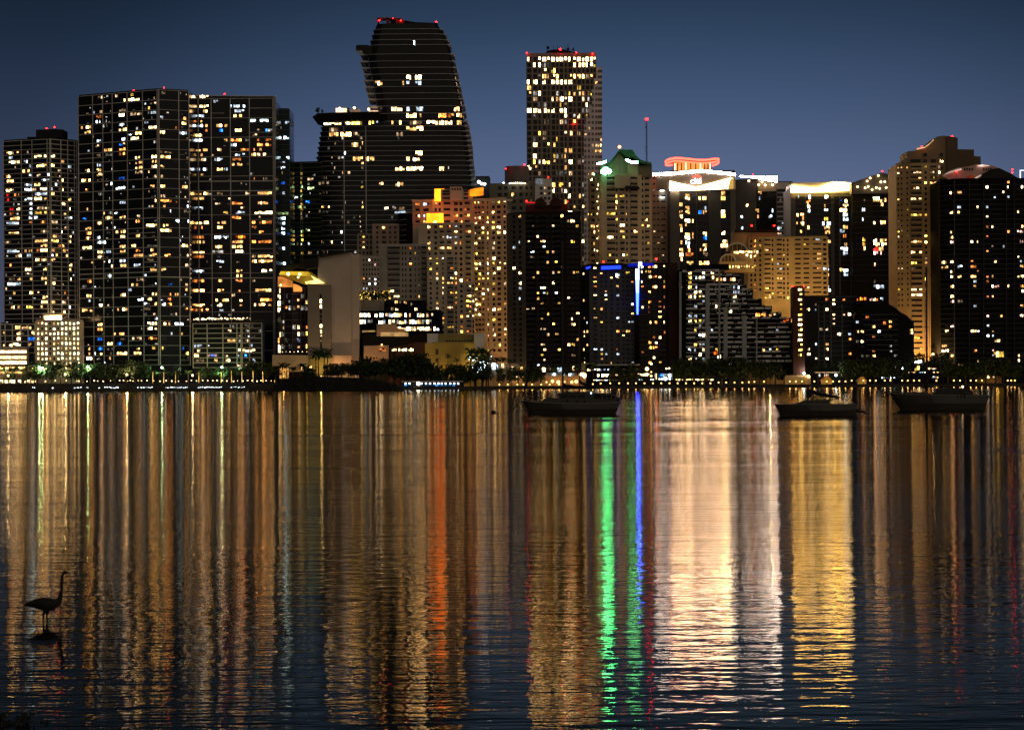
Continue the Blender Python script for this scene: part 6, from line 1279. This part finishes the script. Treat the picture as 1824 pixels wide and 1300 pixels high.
# small sloop, middle
D = 290
t, secs = boat('sailboat', 'small dark sloop with its sail folded on the boom, middle of the three moored boats', [(1379, 719.5), (1390, 719.8), (1420, 720), (1470, 720), (1521, 719.2)], [(1391, 739), (1400, 740), (1450, 740.5), (1500, 740), (1524, 737)], D, 3.2)
solid(t, 'cabin', [(1411, 720.5), (1425, 716), (1436, 712.8), (1452, 712), (1454, 710.2), (1458, 712), (1474.5, 711.3), (1479, 720.5)], D, 1.05, DECK)
wire(t, 'mast', [([(1439.3, 714), (1439.5, 688)], 0)], D, .14); wire(t, 'boom', [([(1440, 697), (1494, 706)], 0)], D, .05)
q = MB(); q.tube([P(1440.5, 690, D), P(1441.5, 700, D), P(1443, 708.5, D)], [.08, .30, .16], 8); q.tube([P(1440, 694, D), P(1452, 699.5, D), P(1466, 703, D), P(1480, 706, D), P(1493, 707.5, D)], [.12, .20, .24, .2, .12], 8); q.build('furled_sail', CANV, t)
rails(t, 'pulpit', [(1377.5, 706.5), (1390, 707.5), (1400, 710)], D, .5, [(1378, 706.5), (1390, 707.5)], 12); wire(t, 'lifeline', [([(1400, 710), (1440, 713), (1490, 713), (1500, 715)], -1.2), ([(1400, 710), (1440, 713), (1490, 713), (1500, 715)], 1.2), ([(1498, 715), (1505, 715.5), (1516, 719)], -.3), ([(1479, 712), (1479, 719)], -1), ([(1493, 706), (1493, 709)], 0)], D, .025, STEEL, 4)
wire(t, 'stern_ladder', [([(1521, 719), (1525, 728), (1528, 734)], -.4), ([(1521, 719), (1525, 728), (1528, 734)], .2)], D, .05, BLACK, 5)
q = MB(); pts = [P(1524, 733, D+1), P(1530, 731.5, D+1), P(1538, 734, D+1), P(1545.5, 737, D+1)]
for o_ in (-.45, .45): q.tube([p+Vector((0, o_, 0)) for p in pts[:-1]]+[pts[-1]], [.16, .19, .17, .08], 8)
q.quad(pts[0]+Vector((0, -.45, -.1)), pts[0]+Vector((0, .45, -.1)), pts[2]+Vector((0, .4, -.1)), pts[2]+Vector((0, -.4, -.1))); o = q.build('dinghy', BLACK, None, off=tuple(pts[0])); tag(o, 'small black dinghy tied at the stern of the small sloop', 'dinghy')
# motor sailer, right
D = 336
t, secs = boat('sailboat', 'black motor sailer with a long deckhouse, rightmost of the three moored boats', [(1583, 700), (1592, 701), (1620, 702.5), (1670, 703.5), (1730, 704.5), (1760, 703.5)], [(1606, 730), (1620, 730), (1680, 730), (1740, 729.5), (1750, 728)], D, 4.2)
solid(t, 'deckhouse', [(1662, 704), (1667, 692), (1690, 691.5), (1695, 690.5), (1722, 692), (1728, 697), (1733, 704)], D, 1.5, paint('deckhouse', (.012, .012, .012), .5)); solid(t, 'cabin', [(1604, 703), (1607, 700), (1618, 699.5), (1622, 698), (1643, 698), (1660, 701), (1660, 704)], D, 1.2, DECK)
q = MB()
for x0, x1 in ((1671, 1680), (1683, 1692), (1695, 1704), (1707, 1716)): q.quad(P(x0, 699.5, D-1.49), P(x1, 699.5, D-1.49), P(x1, 695, D-1.42), P(x0, 695, D-1.42))
q.build('cabin_window', GLASS, t)
wire(t, 'mast', [([(1650.8, 703), (1650.3, 476)], 0)], D, .15); q = MB(); q.tube([P(1649.5, 678, D-.1), P(1650.5, 666, D-.1), P(1651, 660, D-.1)], [.30, .32, .1], 8); q.tube([P(1650, 703, D), P(1649.5, 680, D)], [.12, .3], 8); q.build('furled_sail', paint('maroon_sail', (.035, .012, .010), .9), t)
wire(t, 'spreader', [([(1645, 583), (1656, 583)], 0), ([(1647.5, 530), (1653.5, 530)], 0)], D, .05); wire(t, 'rigging', [([(1650.5, 478), (1584, 700)], 0), ([(1650.5, 478), (1758, 703)], 0), ([(1650.5, 480), (1652, 703)], -1.9), ([(1650.5, 480), (1652, 703)], 1.9)], D, .02, MASTM, 4)
rails(t, 'pulpit', [(1582, 690), (1590, 690.5), (1602, 691)], D, .7, [(1583, 690), (1590, 690.5), (1601, 691)], 10); rails(t, 'stern_rail', [(1732, 695), (1745, 695), (1760, 693)], D, 1.4, [(1733, 695), (1740, 695), (1747, 695), (1754, 694), (1760, 693)], 10)
wire(t, 'stern_pole', [([(1758, 703), (1761, 692), (1771, 690.5)], 0), ([(1722, 692), (1727, 690)], -.5)], D, .06, MASTM, 5)
for x, y in ((1714.7, 688.7),): q = MB(); q.ball(P(x, y, D), .15, 8); q.tube([P(x, y+1, D), P(x, y+4, D)], .03, 5, 0); q.build('cabin_light', WARM_L, t)
for x in (1706, 1712, 1718): q = MB(); q.tube([P(x, 701.5, D-1.75), P(x, 708, D-1.9)], .14, 8); q.build('fender', GREYD, t)
wire(t, 'mooring_line', [([(1584, 702), (1576, 715), (1567, 728)], 0)], D, .025, BLACK, 4)
# ------------------------------------------------------------------ wading bird
D = 44.5; s = D/F
path = [(41, 1078, .8), (50, 1075.6, 4.2), (60, 1074.4, 7.2), (72, 1075, 11), (84, 1076.2, 12.6), (95, 1075.5, 10.8), (103, 1071.5, 6.8), (107.5, 1063, 3.9), (109.5, 1050, 2.7), (109.9, 1038, 2.5), (110.6, 1028, 2.5), (112.6, 1021.5, 2.8), (116, 1018.6, 3.5), (119.5, 1019.2, 2.6), (121.6, 1020, 1.5), (125, 1021.4, .7)]
q = MB(); q.tube([P(x, y, D) for x, y, r_ in path], [r_*s for x, y, r_ in path], 14, flat=.8)
for sg in (-1, 1):   # folded wings and rump feathers
    q.tube([P(46, 1076.5, D)+Vector((0, sg*.02, 0)), P(60, 1073, D)+Vector((0, sg*.06, 0)), P(80, 1073.5, D)+Vector((0, sg*.085, 0)), P(98, 1073, D)+Vector((0, sg*.05, 0))], [.01, .055, .085, .03], 10, flat=.5)
def leg(x0, y0, x1, y1, x2, y2, off):
    q.tube([P(x0, y0, D)+Vector((0, off, 0)), P(x1, y1, D)+Vector((0, off, 0)), P(x2, y2, D)+Vector((0, off, 0))], [4.2*s, 1.7*s, 1.4*s], 8)
    b_ = P(x2, y2, D)+Vector((0, off, 0))
    for an in (-.5, 0, .5, 3.14): q.tube([b_, b_+Vector((.075*math.cos(an), .075*math.sin(an), -.012))], [.012, .007], 6)
leg(80.5, 1086, 78, 1096, 77.2, 1105.5, -.03); leg(84, 1086, 82.5, 1097, 84, 1108, .04)
o = q.build('wading_bird', paint('dark_plumage', (.018, .016, .015), .8, .3, 12), None, off=tuple(P(80, 1106, D))); tag(o, 'dark long-necked bird standing in the shallow water at lower left', 'bird')
md = o.modifiers.new('skin', 'REMESH'); md.mode = 'VOXEL'; md.voxel_size = .0075; md.use_smooth_shade = True
dg = bpy.context.evaluated_depsgraph_get(); me = bpy.data.meshes.new_from_object(o.evaluated_get(dg)); o.modifiers.clear(); o.data = me
# ------------------------------------------------------------------ leafy shoots at the near corner
D = 31; st = MB(); lf = MB(); r = random.Random(5)
for k in range(16):
    x0 = r.uniform(-8, 70); a_ = P(x0, 1306, D+r.uniform(-.4, .4)); tip = P(x0+r.uniform(-6, 22), r.choice((1268, 1276, 1284, 1290)) if x0 < 45 else r.uniform(1283, 1294), D); mid = (a_+tip)/2+Vector((0, 0, .05)); a_.z = -.02
    st.tube([a_, mid, tip], [.010, .008, .004], 5)
    for j in range(16):
        t_ = r.uniform(.35, 1); c_ = a_*(1-t_)**2+mid*2*t_*(1-t_)+tip*t_*t_+Vector((r.gauss(0, .03), r.gauss(0, .05), r.gauss(0, .015))); d_ = Vector((r.uniform(-1, 1), r.uniform(-.5, .5), r.uniform(-.1, .6))).normalized()*.028; n_ = d_.cross(Vector((r.gauss(0, .3), 1, r.gauss(0, .5)))).normalized()*.011
        lf.poly([c_-d_, c_+n_, c_+d_, c_-n_])
t = thing('mangrove_shoots', 'dark leafy shoots rising from the water at the bottom left corner', 'plant', tuple(P(30, 1300, D))); st.build('stem', BARK, t); lf.build('foliage', LEAF[0], t)
# pieces of parts hang one level deeper
SUB = {'sign_lettering': ('sign_panel',), 'sign_arc': ('sign_panel',), 'drum_fin': ('drum',), 'neon_ring': ('canopy',), 'antenna_cluster': ('crown',), 'arch_mullion': ('arch',), 'arch_glazing': ('arch',), 'cabin_window': ('pilot_house', 'deckhouse'), 'porthole': ('cabin',), 'furled_sail': ('boom', 'mast'), 'spreader': ('mast',), 'canopy_edge': ('canopy',), 'terrace_lamp': ('roof_terrace', 'canopy'), 'terrace_soffit_light': ('sky_terrace',), 'lit_cabana': ('roof_terrace',), 'wing_frame': ('guest_wing',), 'crown_light': ('crown',), 'red_glow': ('crown',), 'red_light_strip': ('crown',), 'lit_panel_edge': ('lit_panel',), 'soffit_lamp': ('soffit_panel',), 'spotlight': ('gable',), 'cabin_light': ('deckhouse',), 'fender': ('hull',), 'gunwale': ('hull',), 'uplight': ('orange_screen',)}
for rt in [o for o in SC.objects if o.parent is None and o.type == 'EMPTY']:
    ch = list(rt.children)
    for c_ in ch:
        for tgt in SUB.get(c_.name.split('.')[0], ()):
            m_ = [x for x in ch if x.name.split('.')[0] == tgt and tuple(x.location) == (0, 0, 0)]
            if m_: c_.parent = m_[0]; break
for o in SC.objects:
    for k in ('_o', '_h', '_w'):
        if k in o: del o[k]
